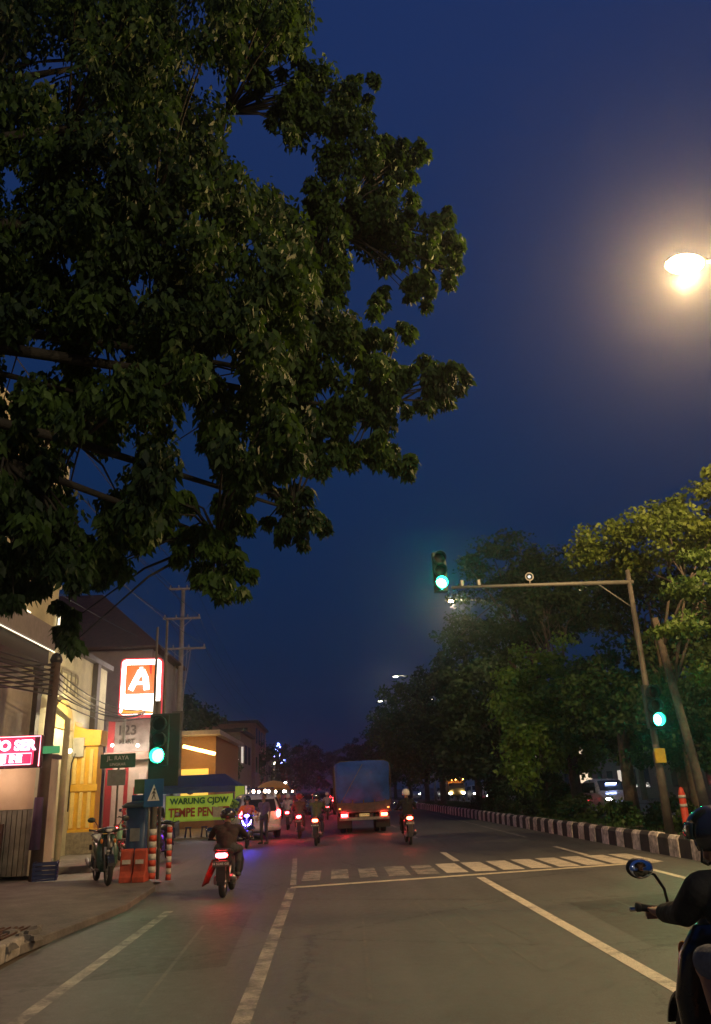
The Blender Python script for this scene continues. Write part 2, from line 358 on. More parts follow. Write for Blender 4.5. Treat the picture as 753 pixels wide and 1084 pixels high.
def tree(label, x, y, h, blobs, nclump, nper, ln, wd, m=None, bark=None, r0=.22, cr=.6, seed=1, z0=.34, name='street_tree', group='trees in the median', lean=(0, 0), shell=.55, limbs=9):
    """blobs: (dx, dy, z, rx, ry, rz) crown lobes around the trunk"""
    rnd = random.Random(seed); root = thing(name, label, 'bush' if name == 'bush' else 'tree', (x, y, z0), group=group)
    tot = sum(b[3]*b[4]+b[3]*b[5] for b in blobs); cs = []; rs = []
    for b in blobs:
        k = max(3, int(nclump*(b[3]*b[4]+b[3]*b[5])/tot))
        for _ in range(k):
            d = Vector((rnd.gauss(0, 1), rnd.gauss(0, 1), rnd.gauss(0, 1))).normalized()*(shell+(1-shell)*rnd.random())*(.85+.3*noise.noise(Vector((b[0]+seed, b[1], rnd.random()*3))))
            cs.append((b[0]+d.x*b[3], b[1]+d.y*b[4], b[2]+d.z*b[5])); q = cr*rnd.uniform(.55, 1.25); rs.append((q, q, q*.62))
    v = leaf_cloud(cs, rs, nper, ln, wd, .25, seed); mesh_quads('crown', v, m or LEAF, root)
    mb = MB(); top = Vector((lean[0], lean[1], min(b[2] for b in blobs)+.3)); 
    if top.z > h*.75: top.z = h*.6
    pts = [Vector((0, 0, -.3)), Vector((0, 0, .05)), top*.35+Vector((rnd.uniform(-.1, .1),)*3)*.5, top*.7, top]
    mb.tube(pts, [r0*1.5, r0*1.1, r0*.95, r0*.85, r0*.7], 12)
    pick = rnd.sample(range(len(cs)), min(limbs*3, len(cs)))
    for i, j in enumerate(pick):
        e = Vector(cs[j]); s_ = top*(.85 if i % 3 else .65) if i < limbs else top
        if i >= limbs: s_ = (Vector(cs[pick[i % limbs]])+top)*.5
        mid = (s_+e)*.5+Vector((rnd.uniform(-.3, .3), rnd.uniform(-.3, .3), .25))
        a = r0*(.42 if i < limbs else .2); mb.tube([s_, mid, e], [a, a*.6, a*.2], 7)
    mb.build('trunk', bark or BARK, root); return root

# ------------------------------------------------------------------ people
SKIN = mat('skin', (.38, .20, .12), .5, var=.15, nscale=12); HAIR = mat('hair', (.012, .01, .008), .5, var=.2); EYE = mat('eye', (.02, .015, .012), .2, var=0)
def cloth(name, c): return mat('cloth_'+name, c, .85, var=.3, nscale=9, bump=1.0, bscale=9)
CL = {k: cloth(k, c) for k, c in dict(black=(.005, .005, .0055), denim=(.10, .13, .19), maroon=(.022, .011, .011), grey=(.20, .19, .21), navy=(.015, .02, .06), brown=(.07, .045, .03), white=(.45, .45, .44), orange=(.55, .12, .02), olive=(.06, .07, .03), purple=(.12, .08, .15), charcoal=(.035, .035, .04), green=(.03, .12, .06)).items()}
SHOE = mat('shoe_rubber', (.03, .03, .03), .6)
def head_caps(c, yaw=0., pitch=0.):
    M = Matrix.Translation(c) @ Matrix.Rotation(yaw, 4, 'Z') @ Matrix.Rotation(pitch, 4, 'X')
    H = lambda x, y, z: M @ Vector((x, y, z))
    caps = [(H(0, -.02, .035), H(0, .015, .03), .083, .078, 2), (H(0, .02, -.01), H(0, .045, -.055), .064, .045, 2), (H(-.022, .06, -.085), H(.022, .06, -.085), .022, .022, 2),
            (H(0, .088, .025), H(0, .112, -.022), .011, .0155, 2), (H(-.035, .078, .04), H(.035, .078, .04), .013, .013, 2),
            (H(-.02, .088, -.05), H(.02, .088, -.05), .008, .008, 5), (H(-.02, .086, -.062), H(.02, .086, -.062), .008, .008, 5),
            (H(-.081, -.01, .02), H(-.079, -.012, -.03), .014, .010, 2), (H(.081, -.01, .02), H(.079, -.012, -.03), .014, .010, 2),
            (H(-.032, .082, .016), H(-.031, .083, .016), .011, .011, 4), (H(.031, .083, .016), H(.032, .082, .016), .011, .011, 4)]
    return caps
def person_mesh(caps, mats, voxel):
    mb = MB()
    for a, b, ra, rb, k in caps:
        a, b = Vector(a), Vector(b); d = b-a
        if d.length < .004: mb.ell(a, (ra, ra, ra), 12, 8); continue
        d.normalize(); pts = []; rs = []
        for t in (-1, -.85, -.5, 0): pts.append(a+d*ra*t); rs.append(max(.0008, ra*math.sqrt(max(0, 1-t*t))))
        for t in (0, .5, .85, 1): pts.append(b+d*rb*t); rs.append(max(.0008, rb*math.sqrt(max(0, 1-t*t))))
        mb.tube(pts, rs, 14)
    o = mb.build('tmp_body', [SKIN]); md = o.modifiers.new('r', 'REMESH'); md.mode = 'VOXEL'; md.voxel_size = voxel
    sm = o.modifiers.new('s', 'SMOOTH'); sm.iterations = 3; sm.factor = .5
    dg = bpy.context.evaluated_depsgraph_get(); me = bpy.data.meshes.new_from_object(o.evaluated_get(dg)); bpy.data.objects.remove(o)
    n = len(me.polygons); c = np.empty(n*3); me.polygons.foreach_get('center', c); c = c.reshape(-1, 3)
    best = np.full(n, 1e9); idx = np.zeros(n, int)
    for a, b, ra, rb, k in caps:
        a = np.array(a); b = np.array(b); ab = b-a; L2 = max(1e-9, ab@ab); t = np.clip((c-a)@ab/L2, 0, 1)
        dd = np.linalg.norm(c-(a+t[:, None]*ab), axis=1)-(ra+(rb-ra)*t); u = dd < best; best[u] = dd[u]; idx[u] = k
    me.materials.clear()
    for m in mats: me.materials.append(m)
    me.polygons.foreach_set('material_index', idx.astype(np.int32)); me.polygons.foreach_set('use_smooth', np.ones(n, bool)); me.update(); return me
LIP = mat('lip', (.25, .09, .07), .5, var=0)
def lean_left(C, dx, dy=.05, dz=.07):
    def f(p):
        p = Vector(p); w_ = min(1, max(0, (p.z-.9)/.5))*min(1, max(0, (.2-p.y)/.3)); p.x -= dx*w_; p.y += dy*w_; p.z -= dz*w_; return p
    return [(f(a), f(b), ra, rb, k) for a, b, ra, rb, k in C]
def riding_caps(shorts=False, yaw=0.):
    C = [((-.075, -.27, .865), (.075, -.27, .865), .125, .125, 1), ((0, -.28, .90), (0, -.24, 1.08), .135, .135, 0), ((-.06, -.24, 1.0), (-.075, -.19, 1.22), .10, .115, 0), ((.06, -.24, 1.0), (.075, -.19, 1.22), .10, .115, 0),
         ((-.165, -.17, 1.315), (.165, -.17, 1.315), .066, .066, 0), ((0, -.18, 1.33), (0, -.165, 1.385), .075, .062, 0), ((0, -.16, 1.38), (0, -.125, 1.47), .054, .05, 2)]
    C += head_caps(Vector((0, -.105, 1.545)), yaw)
    for s in (-1, 1):
        C += [((s*.185, -.17, 1.305), (s*.275, -.01, 1.12), .064, .052, 0), ((s*.275, -.01, 1.12), (s*.305, .235, 1.045), .050, .038, 0),
              ((s*.305, .24, 1.043), (s*.308, .29, 1.04), .029, .027, 2), ((s*.285, .30, 1.04), (s*.28, .345, 1.043), .020, .017, 2), ((s*.305, .30, 1.04), (s*.305, .345, 1.043), .022, .017, 2), ((s*.325, .30, 1.04), (s*.33, .345, 1.043), .019, .015, 2)]
        for k, (dx, ln) in enumerate(((.262, .95), (.285, 1.05), (.308, 1.0), (.331, .85))):
            x = s*dx; C += [((x, .345, 1.046), (x, .345+.042*ln, 1.05), .0098, .0092, 2), ((x, .345+.042*ln, 1.05), (x, .40+.008*ln, 1.022), .0092, .0085, 2), ((x, .40+.008*ln, 1.022), (x, .392, .998), .0085, .0075, 2)]
        C += [((s*.275, .295, 1.03), (s*.245, .335, 1.018), .014, .012, 2), ((s*.245, .335, 1.018), (s*.243, .372, .996), .0115, .010, 2)]
        C += [((s*.10, -.24, .865), (s*.165, .13, .835), .098, .072, 1), ((s*.165, .13, .835), (s*.165, .16, .80), .070, .060, 2 if shorts else 1),
              ((s*.165, .145, .80), (s*.155, .09, .60), .056, .058, 2 if shorts else 1), ((s*.155, .09, .60), (s*.15, .09, .395), .056, .036, 2 if shorts else 1),
              ((s*.15, .075, .345), (s*.155, .20, .335), .044, .042, 3), ((s*.155, .20, .335), (s*.16, .29, .33), .042, .034, 3)]
    return C
def standing_caps(yaw=0., armout=0.):
    C = [((-.07, 0, .90), (.07, 0, .90), .115, .115, 1), ((0, 0, .98), (0, .01, 1.1), .12, .12, 0), ((-.06, 0, 1.08), (-.075, 0, 1.24), .10, .105, 0), ((.06, 0, 1.08), (.075, 0, 1.24), .10, .105, 0),
         ((-.16, 0, 1.335), (.16, 0, 1.335), .062, .062, 0), ((0, 0, 1.36), (0, .005, 1.45), .055, .05, 2)]
    C += head_caps(Vector((0, .015, 1.535)), yaw)
    for s in (-1, 1):
        e = Vector((s*.235, -.02+armout*.05, 1.07)); wr = Vector((s*.25, .06+armout*.2, .84+armout*.25))
        C += [((s*.18, 0, 1.325), e, .056, .044, 0), (e, wr, .04, .03, 2), (wr, wr+Vector((0, .015, -.075)), .027, .024, 2)]
        for k in range(4): b = wr+Vector((0, .038-.018*k, -.085)); C += [(b, b+Vector((-s*.004, .006, -.032)), .0085, .008, 2), (b+Vector((-s*.004, .006, -.032)), b+Vector((-s*.015, .012, -.062+.004*abs(k-1))), .008, .007, 2)]
        C += [(wr+Vector((0, .025, -.02)), wr+Vector((-s*.01, .055, -.06)), .012, .009, 2)]
        C += [((s*.09, 0, .88), (s*.105, .02, .47), .088, .058, 1), ((s*.105, .02, .47), (s*.11, -.02, .10), .057, .04, 1), ((s*.11, -.03, .05), (s*.125, .13, .04), .045, .036, 3)]
    return C
def helmet(parent, c, m, visor, yaw=0.):
    M = Matrix.Translation(c) @ Matrix.Rotation(yaw, 4, 'Z'); rx, ry, rz = .128, .148, .138
    vs = []; fs = []; nu, nv = 40, 22
    for i in range(nv+1):
        t = PI*(.0+.68*i/nv)
        for j in range(nu): a = 2*PI*j/nu; vs.append(M @ Vector((rx*math.sin(t)*math.cos(a), ry*math.sin(t)*math.sin(a), rz*math.cos(t))))
    for i in range(nv):
        for j in range(nu):
            t = PI*.68*(i+.5)/nv; a = 2*PI*(j+.5)/nu; fy = math.sin(a)*math.sin(t)
            if fy > .42 and math.cos(t) < .42: continue
            fs.append((i*nu+j, i*nu+(j+1) % nu, (i+1)*nu+(j+1) % nu, (i+1)*nu+j))
    mb = MB(); mb.smooth = True; mb.add(vs, fs); o = mb.build('helmet', m, parent); sd = o.modifiers.new('s', 'SOLIDIFY'); sd.thickness = .022; sd.offset = -1
    mb = MB(); mb.smooth = True; vs = []; n1, n2 = 14, 6
    for i in range(n2+1):
        for j in range(n1+1):
            a = R(22+136*j/n1); t = R(66+32*i/n2); vs.append(M @ Vector((.134*math.sin(t)*math.cos(a), .158*math.sin(t)*math.sin(a), .142*math.cos(t))))
    mb.add(vs, [(i*(n1+1)+j, i*(n1+1)+j+1, (i+1)*(n1+1)+j+1, (i+1)*(n1+1)+j) for i in range(n2) for j in range(n1)])
    v = mb.build('visor', visor, o); sd = v.modifiers.new('s', 'SOLIDIFY'); sd.thickness = .003
    mb = MB()
    for s in (-1, 1): mb.tube([M @ Vector((s*.115, .03, -.06)), M @ Vector((s*.075, .06, -.125)), M @ Vector((0, .065, -.145))], .006, 6)
    mb.build('chin_strap', CL['black'], o); return o
def hair(parent, c):
    mb = MB(); mb.ell(Vector(c)+Vector((0, -.018, .035)), (.088, .10, .092), 18, 10); return mb.build('hair', HAIR, parent)

# ------------------------------------------------------------------ scooter
RUB = mat('rubber', (.02, .02, .02), .8, var=.3, bump=.2); CHR = mat('chrome', (.55, .55, .55), .22, 1., var=.1); ALU = mat('alloy', (.30, .30, .31), .4, .8, var=.2)
BLKP = mat('black_plastic', (.02, .02, .022), .42, var=.25); SEATM = mat('seat_vinyl', (.02, .02, .02), .5, var=.2, bump=.2, bscale=60)
VISOR = mat('visor_glass', (.02, .03, .03), .08, var=0); MIRG = mat('mirror_glass', (.75, .8, .85), .03, 1., var=0)
RED_ON = glow('tail_light_on', (1, .03, .035), 75); AMB_ON = glow('amber_tail_on', (1, .07, .03), 45); HEAD_ON = glow('headlight_on', (1, .93, .8), 60); BLUE_ON = glow('blue_lamp_on', (.08, .05, 1), 260); RED_OFF = mat('lamp_red_off', (.25, .015, .01), .2, var=0); HEAD_OFF = mat('lamp_clear_off', (.45, .45, .45), .15, var=0); AMB_OFF = mat('lamp_amber_off', (.5, .16, .02), .2, var=0)
PLATE = mat('number_plate', (.05, .05, .05), .5, var=.1); PLATE_W = mat('plate_lettering', (.6, .6, .58), .5, var=0)
PAINTS = {k: mat('paint_'+k, c, .28, var=.12, coat=.5) for k, c in dict(black=(.015, .015, .018), red=(.22, .015, .015), blue=(.02, .04, .16), white=(.5, .5, .5), silver=(.25, .26, .27), grey=(.10, .105, .10), green=(.03, .07, .05)).items()}
def make_scooter(label, paint, tail=None, head=None, group=None, plate='', name='scooter'):
    root = thing(name, label, 'scooter', group=group)
    for s, y, nm in ((1, .64, 'wheel'), (-1, -.64, 'wheel')):
        mb = MB(); mb.torus((0, y, .275), .225, .05, 'x', 36, 12, .95); wh = mb.build(nm, RUB, root)
        mb = MB(); mb.torus((0, y, .275), .175, .016, 'x', 32, 8, 1.8); mb.cyl((-.05, y, .275), (.05, y, .275), .035, n=14)
        for k in range(5): a = 2*PI*k/5; mb.tube([(0, y, .275), (0, y+.175*math.cos(a), .275+.175*math.sin(a))], [.018, .011], 7)
        mb.build('rim', ALU, wh)
    # rear body: lofted tail cowl
    mb = MB(); mb.loft([(-.93, 0, .80, .045, .03, 2.2), (-.86, 0, .78, .085, .065, 2.4), (-.70, 0, .72, .125, .11, 2.6), (-.50, 0, .655, .15, .16, 2.8), (-.28, 0, .60, .15, .20, 2.8), (-.10, 0, .52, .13, .20, 2.8), (.02, 0, .42, .11, .14, 2.5)], 'y', 24)
    mb.build('body_cowl', paint, root)
    mb = MB(); mb.loft([(-.84, 0, .845, .06, .02, 2.5), (-.78, 0, .855, .115, .045, 2.8), (-.55, 0, .835, .135, .05, 3), (-.35, 0, .80, .14, .045, 3), (-.12, 0, .775, .12, .045, 3), (.0, 0, .765, .07, .03, 2.5)], 'y', 24)
    mb.build('seat', SEATM, root)
    mb = MB(); mb.tube([(-.11, -.72, .86), (-.12, -.90, .885), (-.05, -.97, .885), (.05, -.97, .885), (.12, -.90, .885), (.11, -.72, .86)], .014, 8); mb.build('grab_rail', CHR if tail is None else BLKP, root)
    mb = MB(); mb.box(-.15, .15, -.02, .40, .24, .285); mb.box(-.13, .13, -.30, .0, .28, .42); mb.build('floorboard', BLKP, root, bevel=.02)
    # front shield, lofted upwards
    mb = MB(); mb.loft([(.24, 0, .42, .13, .05, 3), (.40, 0, .43, .20, .055, 3), (.60, 0, .40, .225, .06, 3), (.80, 0, .36, .19, .06, 2.8), (.93, 0, .33, .11, .05, 2.4)], 'z', 24)
    mb.build('leg_shield', paint, root)
    mb = MB(); mb.loft([(.30, 0, .50, .05, .05, 2), (.52, 0, .50, .11, .06, 2.4), (.74, 0, .45, .12, .07, 2.4), (.88, 0, .38, .08, .05, 2)], 'z', 20)
    mb.build('front_cowl', BLKP, root)
    mb = MB()
    ar = [(.64+.30*math.cos(a), .275+.30*math.sin(a)) for a in [R(18+135*k/12) for k in range(13)]]
    mb.rings([[(sx_, yy, zz) for sx_ in (-.065, -.05, .05, .065)] + [(sx_, .64+(yy-.64)*.96, .275+(zz-.275)*.96) for sx_ in (.065, -.065)] for yy, zz in ar]); mb.build('front_fender', paint, root)
    mb = MB(); ar = [(-.64+.31*math.cos(a), .275+.31*math.sin(a)) for a in [R(75+110*k/10) for k in range(11)]]
    mb.rings([[(-.06, yy, zz), (.06, yy, zz), (.06, -.64+(yy+.64)*.96, .275+(zz-.275)*.96), (-.06, -.64+(yy+.64)*.96, .275+(zz-.275)*.96)] for yy, zz in ar])
    mb.box(-.07, .07, -.985, -.955, .33, .62, Matrix.Translation((0, 0, 0))); mb.build('rear_fender', BLKP, root)
    for s in (-1, 1): MB().tube([(s*.07, .56, .70), (s*.07, .64, .275)], .022, 8).build('fork_leg', ALU, root); MB().tube([(s*.09, -.64, .275), (s*.10, -.55, .62)], .02, 8).build('shock_absorber', ALU, root)
    MB().tube([(0, .56, .68), (0, .42, .98)], .03, 8).build('steering_column', ALU, root); MB().cbox((-.09, -.50, .32), (.10, .42, .16)).build('engine', ALU, root, bevel=.02)
    mb = MB(); mb.tube([(.07, -.15, .22), (.13, -.40, .24), (.15, -.55, .30)], .018, 8); mb.tube([(.155, -.50, .29), (.165, -.62, .33), (.165, -.92, .40)], [.035, .05, .045], 12); mb.build('exhaust', ALU, root)
    hb = MB(); hb.loft([(-.20, .38, .99, .03, .03, 2), (-.12, .39, 1.0, .06, .05, 2.4), (0, .40, 1.01, .085, .06, 2.6), (.12, .39, 1.0, .06, .05, 2.4), (.20, .38, .99, .03, .03, 2)], 'x', 20)
    # x-axis loft maps (x, u=y, v=z)
    H = hb.build('handlebar', paint, root)
    for s in (-1, 1):
        mb = MB(); mb.tube([(s*.20, .38, .995), (s*.36, .375, 1.02)], .018, 10); mb.tube([(s*.355, .375, 1.02), (s*.375, .374, 1.021)], .022, 10); mb.build('grip', RUB, H)
        mb = MB(); mb.tube([(s*.20, .42, 1.0), (s*.27, .455, 1.005), (s*.38, .45, 1.0)], [.009, .009, .011], 7); mb.build('brake_lever', CHR, H)
        mb = MB(); mb.tube([(s*.20, .38, 1.01), (s*.215, .37, 1.10), (s*.26, .36, 1.17), (s*.31, .355, 1.19)], .008, 8)
        M = Matrix.Rotation(s*R(-8), 4, 'Z') @ Matrix.Rotation(R(-8), 4, 'X')
        mb.ell((s*.335, .36, 1.205), (.078, .028, .052), 20, 12, M); mi = mb.build('mirror', BLKP, H)
        mb = MB(); mb.ell((s*.335, .338, 1.203), (.068, .010, .044), 20, 12, M); mb.build('mirror_glass', MIRG, mi)
    mb = MB(); mb.loft([(.465, 0, 1.0, .07, .035, 2.6), (.495, 0, .995, .055, .026, 2.4)], 'y', 18); mb.build('headlight', head or HEAD_OFF, root)
    MB().ell((0, .52, .62), (.05, .03, .03), 12, 8).build('position_lamp', HEAD_OFF, root)
    for s in (-1, 1): MB().ell((s*.13, .44, .80), (.03, .02, .045), 10, 8).build('turn_signal', AMB_OFF, root)
    mb = MB(); mb.loft([(-.975, 0, .785, .075, .036, 2.6), (-.90, 0, .78, .095, .05, 2.6)], 'y', 18); mb.build('tail_light', tail or RED_OFF, root)
    pl = MB().box(-.125, .125, -1.005, -.995, .58, .69).build('number_plate', PLATE, root, bevel=.006)
    text('lettering', plate or 'H 5248 GE', .055, PLATE_W, pl, (0, -1.008, .635), (R(90), 0, 0), .001, .001)
    return root
TEMP = []
sc_tail = make_scooter('nearest scooter ahead, bright red tail light and lettered number plate, left lane', PAINTS['black'], RED_ON, HEAD_OFF)
me_ride = person_mesh(lean_left(riding_caps(), 0), [CL['maroon'], CL['charcoal'], SKIN, SHOE, EYE, LIP], .011)
def make_rider(label, top, bottom, helm, me=me_ride, yaw=0., hp=(0, -.065, 1.505)):
    root = thing('person', label, 'person')
    me2 = me.copy(); me2.materials[0] = top; me2.materials[1] = bottom
    o = bpy.data.objects.new('body', me2); COL.objects.link(o); o.parent = root
    helmet(root, Vector(hp), helm, VISOR, yaw); return root
HW = mat('helmet_white', (.6, .6, .58), .25, coat=.5, var=.1); HB = mat('helmet_black', (.02, .02, .02), .2, coat=.7, var=.1); HR_ = mat('helmet_red', (.3, .02, .02), .3, var=.1); HY = mat('helmet_yellow', (.5, .35, .03), .3, var=.1)
def place(o, x, y, rz=0, z=.004, s=1.): o.location = (x, y, z); o.rotation_euler = (0, 0, rz); o.scale = (s, s, s); return o

# rider in the left lane (with a red cloth hanging at the left side)
place(sc_tail, -1.86, 15.6, R(-1)); r1 = place(make_rider('rider in dark maroon jacket on the nearest scooter in the left lane', CL['maroon'], CL['charcoal'], HB), -1.86, 15.6, R(-1))
mb = MB(); mb.smooth = True; vs = []; fs = []
for i in range(8):
    for j in range(7):
        u, v = i/7, j/6; vs.append((-.17-.16*v*(1-.3*u)-.03*math.sin(u*9), -.62+.42*u+.03*math.sin(v*7), .66-.42*v+.03*math.sin(u*6+v*4)))
for i in range(7):
    for j in range(6): fs.append((i*7+j, (i+1)*7+j, (i+1)*7+j+1, i*7+j+1))
mb.add(vs, fs); rc = mb.build('cloth_bag', mat('red_cloth', (.35, .04, .03), .8, var=.3, bump=.3)); rc.modifiers.new('s', 'SOLIDIFY').thickness = .02
place(rc, -1.86, 15.6); tag(rc, 'faded red cloth bag hanging off the left flank of the nearest scooter ahead', 'bag')
for o_ in (sc_tail, r1, rc): o_.scale = (1.12, .9, .88)
# right hand rider with white helmet
s4 = dup(sc_tail, (2.47, 26.7, .004), 0, 'dark scooter with twin orange-red tail light just right of the truck', swap={'tail_light': AMB_ON})
r4 = place(make_rider('rider in black jacket and white helmet just right of the truck', CL['black'], CL['black'], HW), 2.47, 26.7)
# pair of scooters in the left lane
s2 = dup(sc_tail, (-1.17, 33.2, .004), 0, 'scooter with large red tail light left of the truck, farther of the close pair', swap={'body_cowl': PAINTS['red']})
r2_ = place(make_rider('rider in brown jacket on the farther scooter of the close pair left of the truck', CL['brown'], CL['charcoal'], HR_), -1.17, 33.2)
s3 = dup(sc_tail, (-.42, 28.3, .004), R(-3), 'scooter with orange tail light left of the truck, nearer of the close pair', swap={'tail_light': AMB_ON})
r3 = place(make_rider('rider in olive jacket on the nearer scooter of the close pair left of the truck', CL['olive'], CL['navy'], HB), -.42, 28.3, R(-3))
# scooter facing us with a blue lamp
s5 = dup(sc_tail, (-2.78, 28.6, .004), R(184), 'scooter facing the camera with a glowing blue v-shaped front lamp', swap={'tail_light': RED_OFF, 'headlight': BLUE_ON})
mb = MB()
for s in (-1, 1): mb.tube([(s*.15, .505, .86), (s*.10, .515, .74), (s*.03, .52, .70), (0, .52, .70)], [.012, .018, .022, .022], 8)
mb.build('front_lamp', BLUE_ON, s5)
r5 = place(make_rider('rider in tan orange jacket on the scooter with the blue front lamp', CL['orange'], CL['charcoal'], HB), -2.78, 28.6, R(184))
# farther scooters with tail lights
far = [(-2.0, 41, 'white', 'grey', HW, RED_ON), (-.75, 43.5, 'grey', 'black', HR_, RED_ON), (-1.6, 50, 'purple', 'navy', HB, AMB_ON), (-.1, 53, 'white', 'black', HW, RED_ON), (-2.8, 47, 'brown', 'navy', HY, RED_ON), (-.9, 62, 'navy', 'black', HB, RED_ON)]
words = ['behind the close pair', 'in front of the truck nose', 'near the dark car', 'farther on in the truck lane', 'beside the parked white car', 'farthest up the left lane']
tops = ['white', 'grey', 'purple', 'cream', 'brown', 'navy']
for (x, y, tc_, bc, hm_, tl), wd_, tp in zip(far, words, tops):
    dup(sc_tail, (x, y, .004), 0, f'far scooter, tail light on, {wd_}', group='far scooters in the left lane', swap={'tail_light': tl})
    rr = place(make_rider(f'far rider in {tp} top on a scooter {wd_}', CL[tc_], CL[bc], hm_), x, y); rr['group'] = 'far riders in the left lane'

# near rider at the right edge (denim shorts, bare knee, face turned left)
near_caps = [(a, b, ra*(1.24 if k == 0 else 1.08 if k == 1 else 1), rb*(1.24 if k == 0 else 1.08 if k == 1 else 1), k) for a, b, ra, rb, k in lean_left(riding_caps(True, R(38)), .09, .10, .15)]
me_near = person_mesh(near_caps, [CL['black'], CL['denim'], SKIN, SHOE, EYE, LIP], .0075)
sn = dup(sc_tail, (1.96, 4.08, .004), R(3), 'near black scooter cut by the right edge, mirror reflecting blue sky', swap={'tail_light': RED_OFF, 'body_cowl': PAINTS['black']})
rn = make_rider('near rider in black jacket, denim shorts and black helmet at the right edge', CL['black'], CL['denim'], HB, me_near, R(38), (-.09, -.015, 1.425)); place(rn, 1.96, 4.08, R(3), s=.965)

# standing people
me_stand = person_mesh(standing_caps(), [CL['grey'], CL['charcoal'], SKIN, SHOE, EYE, LIP], .010)
me_stand2 = person_mesh(standing_caps(R(30), 1.), [CL['grey'], CL['charcoal'], SKIN, SHOE, EYE, LIP], .010)
def stander(label, x, y, rz, top, bottom, me=me_stand, s=1., z=.004):
    root = thing('person', label, 'person', (x, y, z), rz); m2 = me.copy(); m2.materials[0] = top; m2.materials[1] = bottom
    o = bpy.data.objects.new('body', m2); COL.objects.link(o); o.parent = root; hair(root, (0, .0, 1.545)); root.scale = (s, s, s); return root
stander('person in grey-lilac shirt standing behind the white car', -2.32, 30.0, R(150), CL['purple'], CL['charcoal'])
stander('person in dark shirt standing at the food stall to the right of the banner', -3.55, 38.6, R(20), CL['navy'], CL['black'], me_stand2)
stander('person in white shirt standing beside the far cars at the left', -2.9, 40.2, R(200), CL['white'], CL['brown'], me_stand2)
stander('person in black clothes standing at the minimart door by the parked scooters', -5.6, 27.5, R(-160), CL['black'], CL['denim'])

# ------------------------------------------------------------------ parked scooters on the left
dup(sc_tail, (-4.62, 17.55, .10), R(205), 'grey-green scooter parked on the pavement beside the blue cabinet', swap={'tail_light': RED_OFF, 'headlight': HEAD_OFF, 'leg_shield': PAINTS['green'], 'body_cowl': PAINTS['green'], 'front_fender': PAINTS['black']})
dup(sc_tail, (-5.35, 23.2, .17), R(-12), 'parked scooter with red tail light on the shop forecourt, left one', group='scooters parked at the shop', swap={'leg_shield': PAINTS['white']})
dup(sc_tail, (-4.75, 24.1, .004), R(-8), 'parked black scooter with red tail light beside the blue cabinet, right one', group='scooters parked at the shop')
dup(sc_tail, (-5.9, 26.0, .17), R(60), 'unlit scooter parked sideways before the minimart', group='scooters parked at the shop', swap={'tail_light': RED_OFF, 'body_cowl': PAINTS['blue']})

